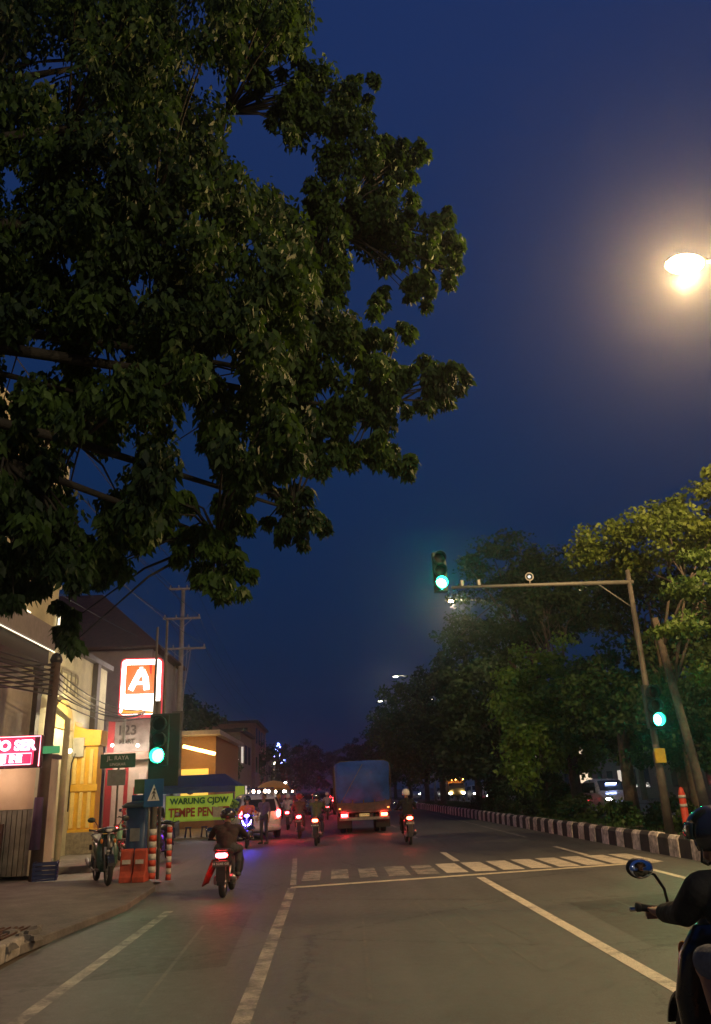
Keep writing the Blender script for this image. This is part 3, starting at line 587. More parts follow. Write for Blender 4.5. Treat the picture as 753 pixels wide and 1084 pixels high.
# ------------------------------------------------------------------ truck
def make_truck(label, tarpc, on=True):
    root = thing('truck', label, 'truck')
    TP = mat('tarpaulin_'+label[:4], tarpc, .6, var=.35, nscale=2.2, bump=.9, bscale=3.5); BED = mat('truck_bed_paint', (.11, .06, .055), .6, var=.5, nscale=5); CAB = mat('truck_cab_paint', (.35, .22, .05), .4, var=.2)
    mb = MB(); mb.box(-.36, .36, -2.4, 2.6, .62, .78); mb.build('chassis', mat('chassis_black', (.03, .03, .03), .7), root)
    mb = MB(); mb.box(-1.0, 1.0, -2.5, 1.0, .85, .95)
    for s in (-1, 1):
        mb.box(s*1.0-.03, s*1.0+.03, -2.5, 1.0, .95, 1.42)
        for k in range(7): mb.box(s*1.05-.025, s*1.05+.025, -2.45+k*.56, -2.37+k*.56, .86, 1.42)
    mb.build('cargo_bed', BED, root, bevel=.01)
    mb = MB(); mb.box(-.98, .98, -2.56, -2.5, .93, 1.40)
    for k in range(5): mb.box(-.92+k*.44, -.86+k*.44, -2.59, -2.56, .94, 1.39)
    mb.box(-.98, .98, -2.585, -2.56, 1.14, 1.18); mb.build('tailgate', BED, root, bevel=.008)
    # tarpaulin: ribbed, sagging box
    mb = MB(); mb.smooth = True; rg = []
    ys = [-2.58+3.62*i/18 for i in range(19)]
    for i, y in enumerate(ys):
        sag = .035*math.cos(2*PI*i/4.5); ring = []
        ee = 1-(.06 if i in (0, 18) else 0)
        for (x, z) in [(-1.07, 1.30), (-1.08, 1.75), (-1.10, 2.3), (-1.12, 2.75), (-1.09, 2.93), (-.95, 2.99), (-.4, 3.02), (.3, 3.03), (.95, 3.0), (1.09, 2.94), (1.12, 2.75), (1.10, 2.3), (1.08, 1.8), (1.06, 1.35), (.5, 1.28), (-.3, 1.25)]:
            j = .045*noise.noise(Vector((x*1.6, y*2, z*2.4)))
            ring.append((x*ee+j+(.02*sag if abs(x) > 1 else 0)*(1 if x > 0 else -1), y, z+(sag if z > 2.9 else 0)*.6))
        rg.append(ring)
    mb.rings(rg); t_ = mb.build('tarpaulin', TP, root, bevel=0)
    mb = MB()
    for k in range(4): mb.tube([(-1.13, -2.3+k*1.0, 1.2), (-1.135, -2.3+k*1.0, 2.8), (-.95, -2.3+k*1.0, 3.04), (.95, -2.3+k*1.0, 3.05), (1.135, -2.3+k*1.0, 2.8), (1.13, -2.3+k*1.0, 1.2)], .012, 6)
    mb.tube([(-.9, -2.62, 1.3), (-.4, -2.62, 2.2), (0, -2.62, 2.9)], .01, 6); mb.build('rope', mat('rope', (.25, .2, .1), .9), t_)
    mb = MB(); mb.loft([(1.1, 0, 1.45, .93, .75, 6), (1.6, 0, 1.48, .95, .80, 6), (2.3, 0, 1.42, .95, .74, 5), (2.75, 0, 1.15, .92, .45, 4)], 'y', 28); cb = mb.build('cab', CAB, root)
    mb = MB(); mb.box(-.8, .8, 2.55, 2.62, 1.35, 1.95, Matrix.Translation((0, 0, 0)), 0, 0); mb.build('windscreen', VISOR, cb)
    mb = MB(); mb.box(-1.0, 1.0, -2.62, -2.5, .55, .67); mb.box(-.7, -.62, -2.55, -2.45, .55, .9); mb.box(.62, .7, -2.55, -2.45, .55, .9); mb.build('bumper', mat('bumper_paint', (.25, .23, .2), .6, var=.5), root, bevel=.01)
    for s in (-1, 1):
        mb = MB(); mb.box(s*.80-.12, s*.80+.12, -2.64, -2.58, .70, .82); L_ = mb.build('tail_light', (RED_ON if s < 0 else AMB_ON) if on else RED_OFF, root, bevel=.01)
        mb = MB(); mb.box(s*.97-.035, s*.97+.035, -2.62, -2.57, 1.02, 1.06); mb.build('marker_light', glow('marker_on', (1, .25, .05), 6) if on else AMB_OFF, root)
        mb = MB(); mb.box(s*.78-.3, s*.78+.26, -2.35, -2.33, .22, .72); mb.build('mud_flap', RUB, root)
        for y in (-1.35, 1.75):
            mb = MB(); mb.lathe([(.22, -.11), (.36, -.11), (.40, -.08), (.40, .08), (.36, .11), (.22, .11)], (s*.82, y, .404), 'x', 28); wh = mb.build('wheel', RUB, root)
            if y < 0:
                mb = MB(); mb.lathe([(.22, -.1), (.36, -.1), (.40, -.07), (.40, .07), (.36, .1), (.22, .1)], (s*.56, y, .404), 'x', 28); mb.build('inner_tyre', RUB, wh)
            mb = MB(); mb.lathe([(.02, .04), (.10, .06), (.12, .0), (.22, .05), (.23, -.1), (.02, -.08)], (s*.84, y, .404), 'x', 20); mb.build('rim', ALU, wh)
        mb = MB(); mb.tube([(s*.95, 2.3, 1.9), (s*1.15, 2.35, 1.9)], .012, 6); mb.box(s*1.15-.08, s*1.15+.08, 2.33, 2.36, 1.6, 1.95); mb.build('mirror', BLKP, cb)
        mb = MB(); mb.box(s*.7-.14, s*.7+.14, 2.74, 2.83, .85, 1.0); mb.build('headlight', HEAD_OFF if on else HEAD_ON, cb)
    mb = MB(); mb.box(-.2, .2, -2.645, -2.63, .70, .82); p = mb.build('number_plate', mat('plate_yellow', (.55, .42, .1), .5, emit=(1, .7, .3), estr=.25), root); text('lettering', 'H 1734 PA', .09, PLATE, p, (0, -2.65, .76), (R(90), 0, 0), .002)
    mb = MB(); mb.tube([(-1.0, -2.60, .90), (1.0, -2.60, .90)], .012, 6)
    mb.build('chain_rail', ALU, root); return root
tk = make_truck('truck with tall blue tarpaulin over a rust red bed, seen from behind', (.035, .12, .46)); place(tk, 1.38, 36.7, R(1)); tk.scale = (1.02, 1, .92)

# ------------------------------------------------------------------ cars
GLASS = mat('car_glass', (.015, .018, .02), .06, var=0)
def make_car(label, paint, tail=True, head=False, group=None, led=None):
    root = thing('car', label, 'car', group=group)
    prof = [(-2.12, .55, .62, .74), (-2.08, .32, .96, .80), (-1.95, .26, 1.45, .84), (-1.6, .22, 1.66, .86), (-1.0, .2, 1.70, .87), (-.2, .2, 1.70, .87), (.45, .2, 1.62, .87), (.95, .2, 1.28, .87), (1.25, .2, 1.04, .87), (1.85, .24, .92, .85), (2.08, .30, .78, .78), (2.14, .42, .62, .66)]
    rg = []
    for y, z0, z1, hw in prof:
        belt = min(1.0, z1); up = max(0, (z1-1.0)); rw = hw-.20*min(1, up/.6)
        rg.append([(-hw*.9, y, z0), (-hw, y, z0+.1), (-hw*1.01, y, (z0+belt)/2), (-hw*.98, y, belt-.02), (-(rw+.03), y, z1-.10*min(1, up*3+.3)), (-rw*.86, y, z1-.015), (-rw*.4, y, z1), (rw*.4, y, z1), (rw*.86, y, z1-.015), (rw+.03, y, z1-.10*min(1, up*3+.3)), (hw*.98, y, belt-.02), (hw*1.01, y, (z0+belt)/2), (hw, y, z0+.1), (hw*.9, y, z0)])
    mb = MB(); mb.smooth = True; mb.rings(rg); body = mb.build('body', paint, root); sb = body.modifiers.new('s', 'SUBSURF'); sb.levels = 1; sb.render_levels = 1
    def quad(nm, pts, m, th=.012, parent=root):
        mb = MB(); mb.add(pts, [tuple(range(len(pts)))]); o = mb.build(nm, m, parent); sd = o.modifiers.new('s', 'SOLIDIFY'); sd.thickness = th; sd.offset = 0; return o
    quad('rear_window', [(-.66, -2.075, 1.02), (.66, -2.075, 1.02), (.58, -1.955, 1.47), (-.58, -1.955, 1.47)], GLASS)
    quad('windscreen', [(-.68, 1.16, 1.14), (.68, 1.16, 1.14), (.58, .56, 1.60), (-.58, .56, 1.60)], GLASS)
    for s in (-1, 1):
        for y0, y1, yt0, yt1 in ((-1.85, -1.15, -1.75, -1.15), (-1.08, -.15, -1.08, -.15), (-.08, .95, -.08, .50)):
            quad('side_window', [(s*.872, y0, 1.03), (s*.872, y1, 1.03), (s*.735, yt1, 1.52), (s*.735, yt0, 1.52)], GLASS, .02)
        mb = MB(); mb.loft([(-2.13, s*.70, .92, .05, .13, 3), (-2.02, s*.74, .93, .08, .15, 3)], 'y', 14); mb.build('tail_light', RED_ON if tail else RED_OFF, root)
        mb = MB(); mb.loft([(2.03, s*.62, .72, .15, .07, 3), (2.10, s*.58, .71, .12, .05, 3)], 'y', 14); mb.build('headlight', HEAD_ON if head else HEAD_OFF, root)
        mb = MB(); mb.cbox((s*.98, .72, 1.08), (.18, .1, .13)); mb.build('mirror', paint, root, bevel=.03)
        for y in (-1.35, 1.35):
            mb = MB(); mb.lathe([(.20, -.09), (.28, -.10), (.315, -.07), (.315, .07), (.28, .10), (.20, .09)], (s*.79, y, .317), 'x', 28); wh = mb.build('wheel', RUB, root)
            mb = MB(); mb.lathe([(.02, s*.08), (.07, s*.09), (.20, s*.075), (.21, 0)], (s*.79, y, .317), 'x', 20); mb.build('rim', ALU, wh)
    mb = MB(); mb.loft([(-2.17, 0, .42, .78, .10, 4), (-2.05, 0, .42, .84, .13, 4)], 'y', 24); mb.build('bumper', paint, root)
    p = MB().box(-.21, .21, -2.185, -2.172, .70, .81).build('number_plate', PLATE, root); text('lettering', 'H 8912 ZR', .09, PLATE_W, p, (0, -2.19, .755), (R(90), 0, 0), .001)
    if led:
        MB().box(-.5, .5, 2.16, 2.18, .46, .50).build('light_strip', led, root); MB().box(-.28, .28, .86, .88, 1.42, 1.47).build('light_strip', led, root)
    return root
cw = make_car('white people carrier turning left beyond the banner, dark rear window', PAINTS['white'], True); place(cw, -3.2, 35.0, R(14))
dk = make_car('dark car with red tail lights in the left lane beyond the scooters', PAINTS['black'], True); place(dk, -1.5, 57, 0)
c3 = dup(dk, (1.2, 64, .004), 0, 'dark car with red tail lights hidden in front of the truck', group=''); c3['group'] = 'cars ahead'
dup(dk, (-.9, 76, .004), 0, 'farthest dark car ahead with red tail lights', group='cars ahead')
for k_, (x, y) in enumerate(((-1.9, 66), (1.1, 82), (-2.4, 84), (2.6, 97), (-.6, 98), (.9, 112))):
    dup(dk, (x, y, .004), 0, 'distant car with red tail lights, %s in the queue up the road' % ['first', 'second', 'third', 'fourth', 'fifth', 'sixth'][k_], group='cars in the distant queue', swap={'body': PAINTS[['silver', 'white', 'red', 'black', 'silver', 'white'][k_]]})
# oncoming traffic beyond the median
on = make_car('oncoming car beyond the median with orange headlights and blue light strips', PAINTS['silver'], False, True, led=glow('blue_strip', (.35, .45, 1), 40)); place(on, 14.3, 42.5, R(180))
oc = make_car('oncoming white car beyond the median with bright white headlights', PAINTS['white'], False, True); place(oc, 14.4, 74, R(180))
for x, y, t in ((17.5, 98, 'second oncoming car beyond the median, by the far trees'), (13.2, 128, 'far oncoming car with pale headlights beyond the truck'), (16.5, 118, 'far oncoming car in the outer lane beyond the median')):
    dup(oc, (x, y, .004), R(180), t, group='far oncoming cars')
son = dup(sc_tail, (13.0, 60, .004), R(180), 'oncoming scooter with headlight beyond the median', swap={'tail_light': RED_OFF, 'headlight': HEAD_ON})
place(make_rider('rider in grey on the oncoming scooter beyond the median', CL['grey'], CL['navy'], HW), 13.0, 60, R(180))
to = make_truck('oncoming truck with amber lit front far beyond the median', (.25, .12, .04), False); place(to, 13.8, 92, R(180))
mb = MB()
for k in range(5): mb.ell((-.8+k*.4, 2.45, 2.3), (.05, .04, .05), 8, 6)
mb.build('amber_roof_lamp', glow('amber_on', (1, .35, .06), 60), to)

# ------------------------------------------------------------------ street lamps
GALV = mat('galvanised_steel', (.22, .22, .21), .5, .6, var=.35, nscale=5); POLE_G = mat('pole_paint_grey', (.12, .11, .095), .6, .2, var=.4, nscale=4)
LAMP_W = glow('sodium_lens', (1, .62, .25), 55); LAMP_N = glow('sodium_lens_near', (1, .60, .22), 300)
def lamp_light(name, loc, e, col, r=.18, parent=None):
    l = bpy.data.lights.new(name, 'POINT'); l.energy = e; l.color = col; l.shadow_soft_size = r
    o = bpy.data.objects.new(name, l); COL.objects.link(o); o.location = loc
    if parent: o.parent = parent
    return o
def street_lamp(label, x, y, arms, h, energy, col=(1, .71, .38), near=False, z0=.34, lens=None):
    root = thing('street_lamp', label, 'street lamp', (x, y, z0), group='lamps along the median'); h -= z0
    mb = MB(); mb.tube([(0, 0, 0), (0, 0, .9), (0, 0, .92), (0, 0, h)], [.12, .115, .085, .05], 12); mb.box(-.18, .18, -.18, .18, -.02, .04); mb.build('pole', GALV, root)
    for ax in arms:
        s = 1 if ax > 0 else -1
        mb = MB(); mb.tube([(0, 0, h-.9), (s*.5, 0, h-.35), (s*1.4, 0, h-.05), (ax-s*.3, 0, h+.05)], .032, 8); mb.build('arm', GALV, root)
        mb = MB(); mb.loft([(ax-s*.42, 0, h+.06, .05, .05, 2), (ax-s*.2, 0, h+.07, .13, .07, 2.5), (ax+s*.1, 0, h+.06, .15, .075, 2.6), (ax+s*.34, 0, h+.04, .08, .04, 2.2)], 'x', 16); hd = mb.build('lamp_head', GALV, root)
        mb = MB(); mb.ell((ax, 0, h-.02), (.36, .20, .17) if near else (.24, .12, .07), 16, 10); mb.build('lens', lens or (LAMP_N if near else LAMP_W), hd)
        lamp_light('bulb_light', (ax, 0, h-.32), energy, col, .16, root)
    return root
street_lamp('tall double-armed median lamp nearest to the camera, glowing strong orange', 9.8, 12, [-2.9, 2.9], 10.65, 3100, (1, .62, .27), near=True)
street_lamp('double-armed median lamp rising behind the signal arm', 9.8, 40, [-3.1, 3.1], 10.8, 520, lens=glow('lens_forty', (1, .75, .45), 20))
street_lamp('third median lamp over the distant trees', 9.0, 70, [-2.8, 2.8], 11.0, 130, (1, .9, .7), lens=glow('lens_white', (1, .93, .75), 11))
street_lamp('fourth median lamp low over the distant tree line', 9.2, 92, [-3.0, 2.8], 11.2, 100, (1, .9, .7), lens=MATS['lens_white'])
street_lamp('median lamp standing behind the camera', 9.8, -14, [-2.9, 2.9], 10.65, 3500, (1, .78, .50))

# ------------------------------------------------------------------ traffic signals
SIG_BLK = mat('signal_housing', (.015, .025, .018), .5, var=.2); GREEN_ON = glow('signal_green_on', (.02, 1, .42), 150); GREEN_CORE = glow('signal_green_core', (.010, 1, .42), 290)
OFF_R = mat('signal_red_off', (.018, .004, .004), .5, var=0, spec=.2); OFF_A = mat('signal_amber_off', (.02, .010, .003), .5, var=0, spec=.2)
def signal_head(parent, c, h=1.05, w_=.36, board=None, core=None):
    """three lens head facing -y, its lowest lens lit green"""
    x, y, z = c
    mb = MB(); mb.box(x-w_/2, x+w_/2, y, y+.2, z-.2, z-.2+h); hs = mb.build('signal_head', SIG_BLK, parent, bevel=.02)
    if board: mb = MB(); mb.box(*board[0:2], y+.06, y+.085, *board[2:4]); mb.build('backing_board', SIG_BLK, hs, bevel=.01)
    for k, m in enumerate((core or GREEN_CORE, OFF_A, OFF_R)):
        zz = z+k*.33; mb = MB(); mb.lathe([(.0005, -.04), (.07, -.033), (.12, -.016), (.14, 0)], (x, y-.005, zz), 'y', 20); mb.build('lens', m, hs)
        mb = MB(); mb.smooth = True; rg = []
        for i in range(15):
            a = R(-88+356*i/14); ca, sa = math.cos(a), math.sin(a); rg.append([(x+.160*ca, y-.0, zz+.160*sa), (x+.160*ca, y-.27+.03*(1-sa), zz+.160*sa), (x+.155*ca, y-.27+.03*(1-sa), zz+.155*sa), (x+.155*ca, y-.0, zz+.155*sa)])
        mb.rings(rg); mb.build('visor', SIG_BLK, hs)
    lamp_light('green_fill', (x+.02, y-.30, z), 2.5, (.03, 1, .5), .06, parent); return hs  # added green point light, tints head and board like glow from the lens
RW = mat('sleeve_red_white_red', (.45, .05, .02), .6, var=.4); RWW = mat('sleeve_white', (.5, .48, .44), .6, var=.5)
def striped(parent, r, z0, n, hh, name='striped_sleeve'):
    mb = MB()
    for k in range(n): mb.cur = k % 2; mb.cyl((0, 0, z0+k*hh), (0, 0, z0+(k+1)*hh), r, n=14)
    return mb.build(name, [RW, RWW], parent)
# overhead cantilever signal on the median
PX, PY, PZ = 8.05, 19.8, .34
ms = thing('traffic_signal', 'tall grey cantilever signal pole on the median with an overhead green light', 'traffic light', (PX, PY, PZ))
mb = MB(); mb.tube([(0, 0, 0), (0, 0, 1.9), (0, 0, 1.95), (0, 0, 6.5)], [.11, .10, .08, .06], 14); mb.box(-.22, .22, -.22, .22, -.05, .03); mb.build('pole', POLE_G, ms)
tip = at(478, 622, PY)-Vector((PX, PY, PZ)); base = at(672, 616, PY)-Vector((PX, PY, PZ)); base.x = 0
mb = MB(); mb.tube([base+Vector((.1, 0, 0)), base*.5+tip*.5+Vector((0, 0, .0)), tip], [.06, .05, .035], 10); mb.tube([base+Vector((0, 0, -.7)), base+Vector((-.9, 0, .02))], .02, 6); mb.build('arm', mat('arm_paint', (.16, .16, .14), .55, .2, var=.3), ms)
g = at(466, 620, PY)-Vector((PX, PY, PZ)); signal_head(ms, (g.x, -.2, g.z))
g = at(690, 763, PY)-Vector((PX, PY, PZ)); signal_head(ms, (g.x, -.28, g.z))
mb = MB()
for zz in (g.z-.1, g.z+.5): mb.box(min(0, g.x)-.02, max(0, g.x)+.02, -.15, .0, zz, zz+.04)
mb.build('bracket', GALV, ms)
q = at(560, 611, PY)-Vector((PX, PY, PZ)); mb = MB(); mb.torus((q.x, -.05, q.z), .10, .018, 'y', 20, 8); mb.cyl((q.x, -.05, q.z-.1), (q.x, 0, q.z-.22), .012); o = mb.build('camera_ring', RWW, ms)
mb = MB(); mb.ell((q.x, -.05, q.z), (.045, .03, .045), 12, 8); mb.build('camera_centre', glow('ring_centre', (.9, .85, .75), 1.2), o)  # round camera above the arm; its centre glows though it is no lamp
for dx in (.28, .72):
    mb = MB(); mb.box(tip.x+dx-.04, tip.x+dx+.04, -.07, .07, tip.z+.02, tip.z+.18); mb.build('clamp', GALV, ms, bevel=.01)
zy = (at(691, 799, PY)-Vector((PX, PY, PZ)))
mb = MB(); mb.box(-.13, .13, -.20, -.12, zy.z-.2, zy.z+.14); mb.build('control_box', mat('box_yellow', (.55, .38, .03), .5, var=.2), ms, bevel=.01)
# low signal on the left pavement
LX, LY = -3.72, 17.95
ls = thing('traffic_signal', 'low signal post on the left pavement with green light and dark backing board', 'traffic light', (LX, LY, .10))
mb = MB(); mb.tube([(0, 0, 0), (0, 0, 3.6)], [.075, .06], 12); mb.build('pole', POLE_G, ls); striped(ls, .085, 0, 8, .12)
gg = at(168, 800, LY-.3)-Vector((LX, LY, .10)); signal_head(ls, (gg.x, -.3, gg.z), 1.05, .40, (gg.x-.22, gg.x+.42, gg.z-.62, gg.z+.88), glow('signal_green_low', (.012, 1, .42), 80))
# two slim tall poles beside it
for dx, hh, lb in ((-.16, 5.4, 'slim tall grey pole just left of the green light'), (.06, 5.55, 'second slim tall pole directly behind the low green light')):
    MB().tube([(0, 0, 0), (0, 0, hh)], [.035, .028], 8).build('pole', POLE_G, loc=(LX+dx-.02, LY+.45, .05)); o = bpy.context.scene.objects[-1] if False else None
    tag([x for x in COL.objects if x.name.startswith('pole') and x.parent is None and 'label' not in x.keys()][0], lb, 'pole')
# pedestrian sign
BLUE_S = mat('sign_blue', (.01, .07, .22), .4, var=.15); SIGN_W = mat('sign_white', (.65, .65, .62), .5, var=.1)
ps = thing('road_sign', 'blue pedestrian crossing sign with white triangle and walking figure, left pavement', 'road sign', (LX+.08, LY-.46, 1.50))
ps.scale = (.74, 1, .86)
MB().box(-.27, .27, 0, .012, 0, .64).build('panel', BLUE_S, ps, bevel=.004)
MB().prism([(-.17, .14), (.17, .14), (0, .52)], 'y', -.004, -.001).build('triangle', SIGN_W, ps)
mb = MB(); mb.prism([(.02+.028*math.cos(a), .40+.028*math.sin(a)) for a in [2*PI*k/12 for k in range(12)]], 'y', -.008, -.005)
for poly in ([(-.015, .37), (.025, .37), (.03, .27), (-.01, .27)], [(-.01, .28), (.02, .27), (-.035, .17), (-.06, .17)], [(.005, .28), (.03, .27), (.07, .17), (.045, .17)], [(-.015, .36), (-.01, .33), (-.055, .28), (-.06, .30)], [(.02, .36), (.02, .33), (.06, .29), (.065, .31)]): mb.prism(poly, 'y', -.008, -.005)
mb.build('walking_figure', PLATE, ps)
mb = MB(); mb.tube([(-.12, .05, -1.4), (-.12, .05, .6)], .028, 8); mb.build('post', POLE_G, ps)
sg = thing('road_sign', 'small green and yellow notice board left of the blue crossing sign', 'road sign', (LX-.26, LY+.1, 1.55))
MB().box(-.20, .16, 0, .012, .22, .52).build('panel', mat('sign_green', (.08, .22, .05), .5), sg); MB().box(-.24, .12, 0, .012, -.1, .2).build('lower_panel', BLUE_S, sg)
mb = MB(); mb.tube([(0, .04, -1.45), (0, .04, .5)], .02, 8); mb.build('post', POLE_G, sg)
# street name sign
q = at(125, 805, 22); sn_ = thing('street_sign', 'dark green street name sign with grey plate below on a thin post', 'street sign', (q.x, 22, .17))
MB().box(-.46, .46, 0, .02, q.z-.36, q.z).build('name_panel', mat('sign_dark_green', (.02, .09, .05), .45, var=.2), sn_, bevel=.006)
text('lettering', 'JL. RAYA', .15, SIGN_W, sn_, (0, -.006, q.z-.11), (R(90), 0, 0), .002); text('lettering', 'LINGKAR', .10, SIGN_W, sn_, (0, -.006, q.z-.27), (R(90), 0, 0), .002)
MB().box(-.25, .22, 0, .02, q.z-.80, q.z-.40).build('lower_panel', mat('sign_grey', (.22, .25, .26), .5), sn_)
mb = MB(); mb.tube([(.02, .04, 0), (.02, .04, q.z)], .028, 8); mb.build('post', POLE_G, sn_)
# second striped post
o2 = thing('bollard', 'thin red and white striped guard post beside the low signal', 'bollard', (LX+.33, LY+.12, .05)); striped(o2, .055, 0, 9, .115, 'striped_sleeve')
mb = MB(); mb.ell((0, 0, 1.04), (.055, .055, .03), 12, 6); mb.build('cap', RWW, o2)
o3 = thing('bollard', 'thicker red and white striped guard post left of the low signal base', 'bollard', (LX-.27, LY+.0, .08)); striped(o3, .065, 0, 6, .17); MB().ell((0, 0, 1.02), (.065, .065, .03), 12, 6).build('cap', RW, o3)
# orange plastic road barriers, two, and the blue cabinet with lid
ORG = mat('barrier_orange', (.38, .055, .025), .6, var=.45, nscale=5)
def barrier(label, x, y, rz):
    r_ = thing('road_barrier', label, 'road barrier', (x, y, .10), rz, 'orange barriers on the pavement'); r_.scale = (.82, 1, 1)
    mb = MB(); prof = [(-.16, 0), (-.16, .10), (-.09, .20), (-.06, .58), (-.03, .62), (.03, .62), (.06, .58), (.09, .20), (.16, .10), (.16, 0)]
    mb.prism(prof, 'x', -.15, .15); mb.box(-.155, -.12, -.05, .05, .12, .5); mb.box(.12, .155, -.05, .05, .12, .5); mb.build('shell', ORG, r_, bevel=.012)
    MB().box(-.10, .10, -.105, -.095, .34, .42).build('reflector', RWW, r_); return r_
barrier('orange road barrier standing left in front of the blue cabinet', -4.12, 17.5, R(4)); barrier('orange road barrier standing right in front of the blue cabinet', -3.83, 17.45, R(-6))
bc = thing('cabinet', 'dark blue street cabinet with a wide overhanging lid behind the orange barriers', 'cabinet', (-4.03, 17.85, .10))
mb = MB(); mb.loft([(.0, 0, 0, .17, .15, 6), (.5, 0, 0, .20, .17, 6), (1.40, 0, 0, .215, .18, 6)], 'z', 24); mb.build('body', mat('cabinet_blue', (.015, .045, .12), .5, var=.3), bc)
mb = MB(); mb.loft([(1.40, 0, 0, .30, .24, 3), (1.44, 0, 0, .33, .26, 3), (1.50, 0, 0, .24, .19, 3), (1.53, 0, 0, .08, .07, 2.5)], 'z', 24); mb.build('lid', mat('cabinet_lid', (.03, .05, .07), .4), bc)
MB().box(-.1, .1, -.19, -.178, .75, 1.0).build('notice', mat('faded_paper', (.2, .22, .22), .7), bc)
# orange cone posts on the median
def cone_post(label, x, y):
    c = thing('delineator_post', label, 'traffic post', (x, y, .34)); mb = MB(); mb.lathe([(.10, 0), (.10, .06), (.085, .08), (.08, .9), (.045, 1.04), (.01, 1.07)], n=20); mb.build('post', mat('post_orange', (.6, .06, .03), .5, var=.2), c)
    for z in (.62, .82): MB().lathe([(.086, z), (.086, z+.07)], n=20).build('reflective_band', RWW, c)
    return c
cone_post('tall orange-red traffic post on the median beside the signal pole', 8.38, 19.55)
# blue crate by the leaning pole
cr = thing('crate', 'dark blue plastic crate standing at the foot of the brown leaning pole', 'crate', (-6.15, 18.75, .10), R(12)); BC = mat('crate_blue', (.015, .03, .13), .5, var=.2)
mb = MB(); mb.box(-.24, .24, -.18, .18, 0, .03)
for k in range(4):
    z = .05+k*.085; mb.box(-.25, .25, -.19, -.17, z, z+.05); mb.box(-.25, .25, .17, .19, z, z+.05); mb.box(-.25, -.23, -.17, .17, z, z+.05); mb.box(.23, .25, -.17, .17, z, z+.05)
for sx_ in (-.24, .21):
    for sy_ in (-.185, .155): mb.box(sx_, sx_+.03, sy_, sy_+.03, 0, .38)
mb.build('basket', BC, cr)

# ------------------------------------------------------------------ utility poles and wires
WOOD = mat('old_pole_brown', (.085, .055, .045), .85, var=.4, nscale=5, bump=.4); CONP = mat('pole_concrete', (.34, .31, .28), .8, var=.35, nscale=3); INS = mat('insulator', (.35, .3, .27), .3, var=.1)
up = thing('utility_pole', 'leaning dark brown utility pole at the pavement edge by the cream shop', 'utility pole', (-6.55, 19.3, .10))
mb = MB(); mb.tube([(0, 0, -.05), (.02, 0, 2.2), (.06, 0, 4.9)], [.14, .125, .11], 12); mb.build('pole', WOOD, up)
mb = MB(); mb.lathe([(.13, 4.75), (.15, 4.82), (.10, 4.95), (.02, 5.0)], (.06, 0, 0), n=14); mb.build('cap', BLKP, up)
MB().tube([(-.02, -.14, .6), (-.01, -.15, 1.7)], [.12, .10], 8).build('purple_cloth', mat('purple_cloth', (.09, .05, .13), .9), up)
ep = thing('utility_pole', 'tall pale power pole with three crossarms rising behind the green signal', 'power pole', (-7.25, 40, 0))
mb = MB(); mb.tube([(0, 0, 0), (0, 0, 11.9)], [.19, .10], 12); mb.build('pole', CONP, ep)
for z, w_, nm in ((11.85, .72, 0), (10.3, .95, 1), (8.75, 1.25, 2)):
    mb = MB(); mb.box(-w_, w_, -.18, -.08, z-.05, z+.05)
    if nm: mb.tube([(-.55, -.13, z), (0, -.1, z-.5)], .02, 6); mb.tube([(.55, -.13, z), (0, -.1, z-.5)], .02, 6)
    cx = mb.build('crossarm', mat('crossarm_steel', (.42, .38, .34), .5, .3, var=.3), ep, bevel=.01)
    for k in range(4): x = -w_+.08+k*(2*w_-.16)/3; mb = MB(); mb.lathe([(.02, z+.05), (.05, z+.08), (.03, z+.12), (.05, z+.15), (.02, z+.21)], (x, -.13, 0), n=10); mb.build('insulator', INS, cx)
mb = MB()
for x0, x1 in ((.5, .14), (-.3, -.16), (.32, .2)): mb.tube([(x0, -.12, 8.7), (x1, -.22, 6), (x1*.9, -.25, 3)], .022, 6)
mb.build('down_lead', CONP, ep)
mb = MB(); mb.cbox((0, -.35, 5.2), (.5, .3, .9)); mb.build('junction_box', POLE_G, ep, bevel=.02)
def wire(label, a, b, sag, r=.012, group='overhead wires', name='wire'):
    a, b = Vector(a), Vector(b); pts = [a.lerp(b, t)+Vector((0, 0, -4*sag*t*(1-t))) for t in [i/24 for i in range(25)]]
    mb = MB(); mb.tube(pts, r, 5); return tag(mb.build(name, mat('wire_black', (.03, .03, .03), .6, var=0)), label, 'wire', group)
sfx = ['topmost outer', 'topmost inner', 'middle outer', 'middle inner', 'lowest outer', 'lowest inner']
for k, (x, z) in enumerate(((-.6, 12.05), (.6, 12.05), (-.8, 10.5), (.8, 10.5), (-1.1, 8.95), (1.1, 8.95))):
    wire(f'{sfx[k]} power line running from the crossarms back over the tree', (-7.25+x, 39.87, z), (-6.6+x, -8, z-1.2), .9, .013, 'power lines')
    wire(f'{sfx[k]} power line running on from the pale pole up the road', (-7.25+x, 39.87, z), (-8.0+x, 95, z-.5), 1.0, .011, 'power lines')
rnd = random.Random(2)
for k in range(7):
    z = 4.75-.11*k; wire(f'sagging black cable number {["one", "two", "three", "four", "five", "six", "seven"][k]} from the top of the bundle at the brown pole', (-6.5, 19.25, z), (-7.4, -2, z+.5), .35+.08*rnd.random(), .022, 'cable bundle at the brown pole', 'cable')
for k in range(6):
    z = 4.7-.13*k; wire(f'cable {["one", "two", "three", "four", "five", "six"][k]} from the top, slung from the brown pole across the yellow gate', (-6.5, 19.3, z), (-6.7, 31.0, z+.25+.1*k), .35+.25*rnd.random(), .016, 'cables across the yellow gate', 'cable')
for k in range(5):
    z = 4.3+.12*k; wire(f'dark cable {["lowest", "second", "third", "fourth", "highest"][k]} strung along the cream wall left of the brown pole', (-9.2, 18.2, z), (-6.5, 19.3, z+.05), .06+.05*rnd.random(), .024, 'cables on the cream wall', 'cable')

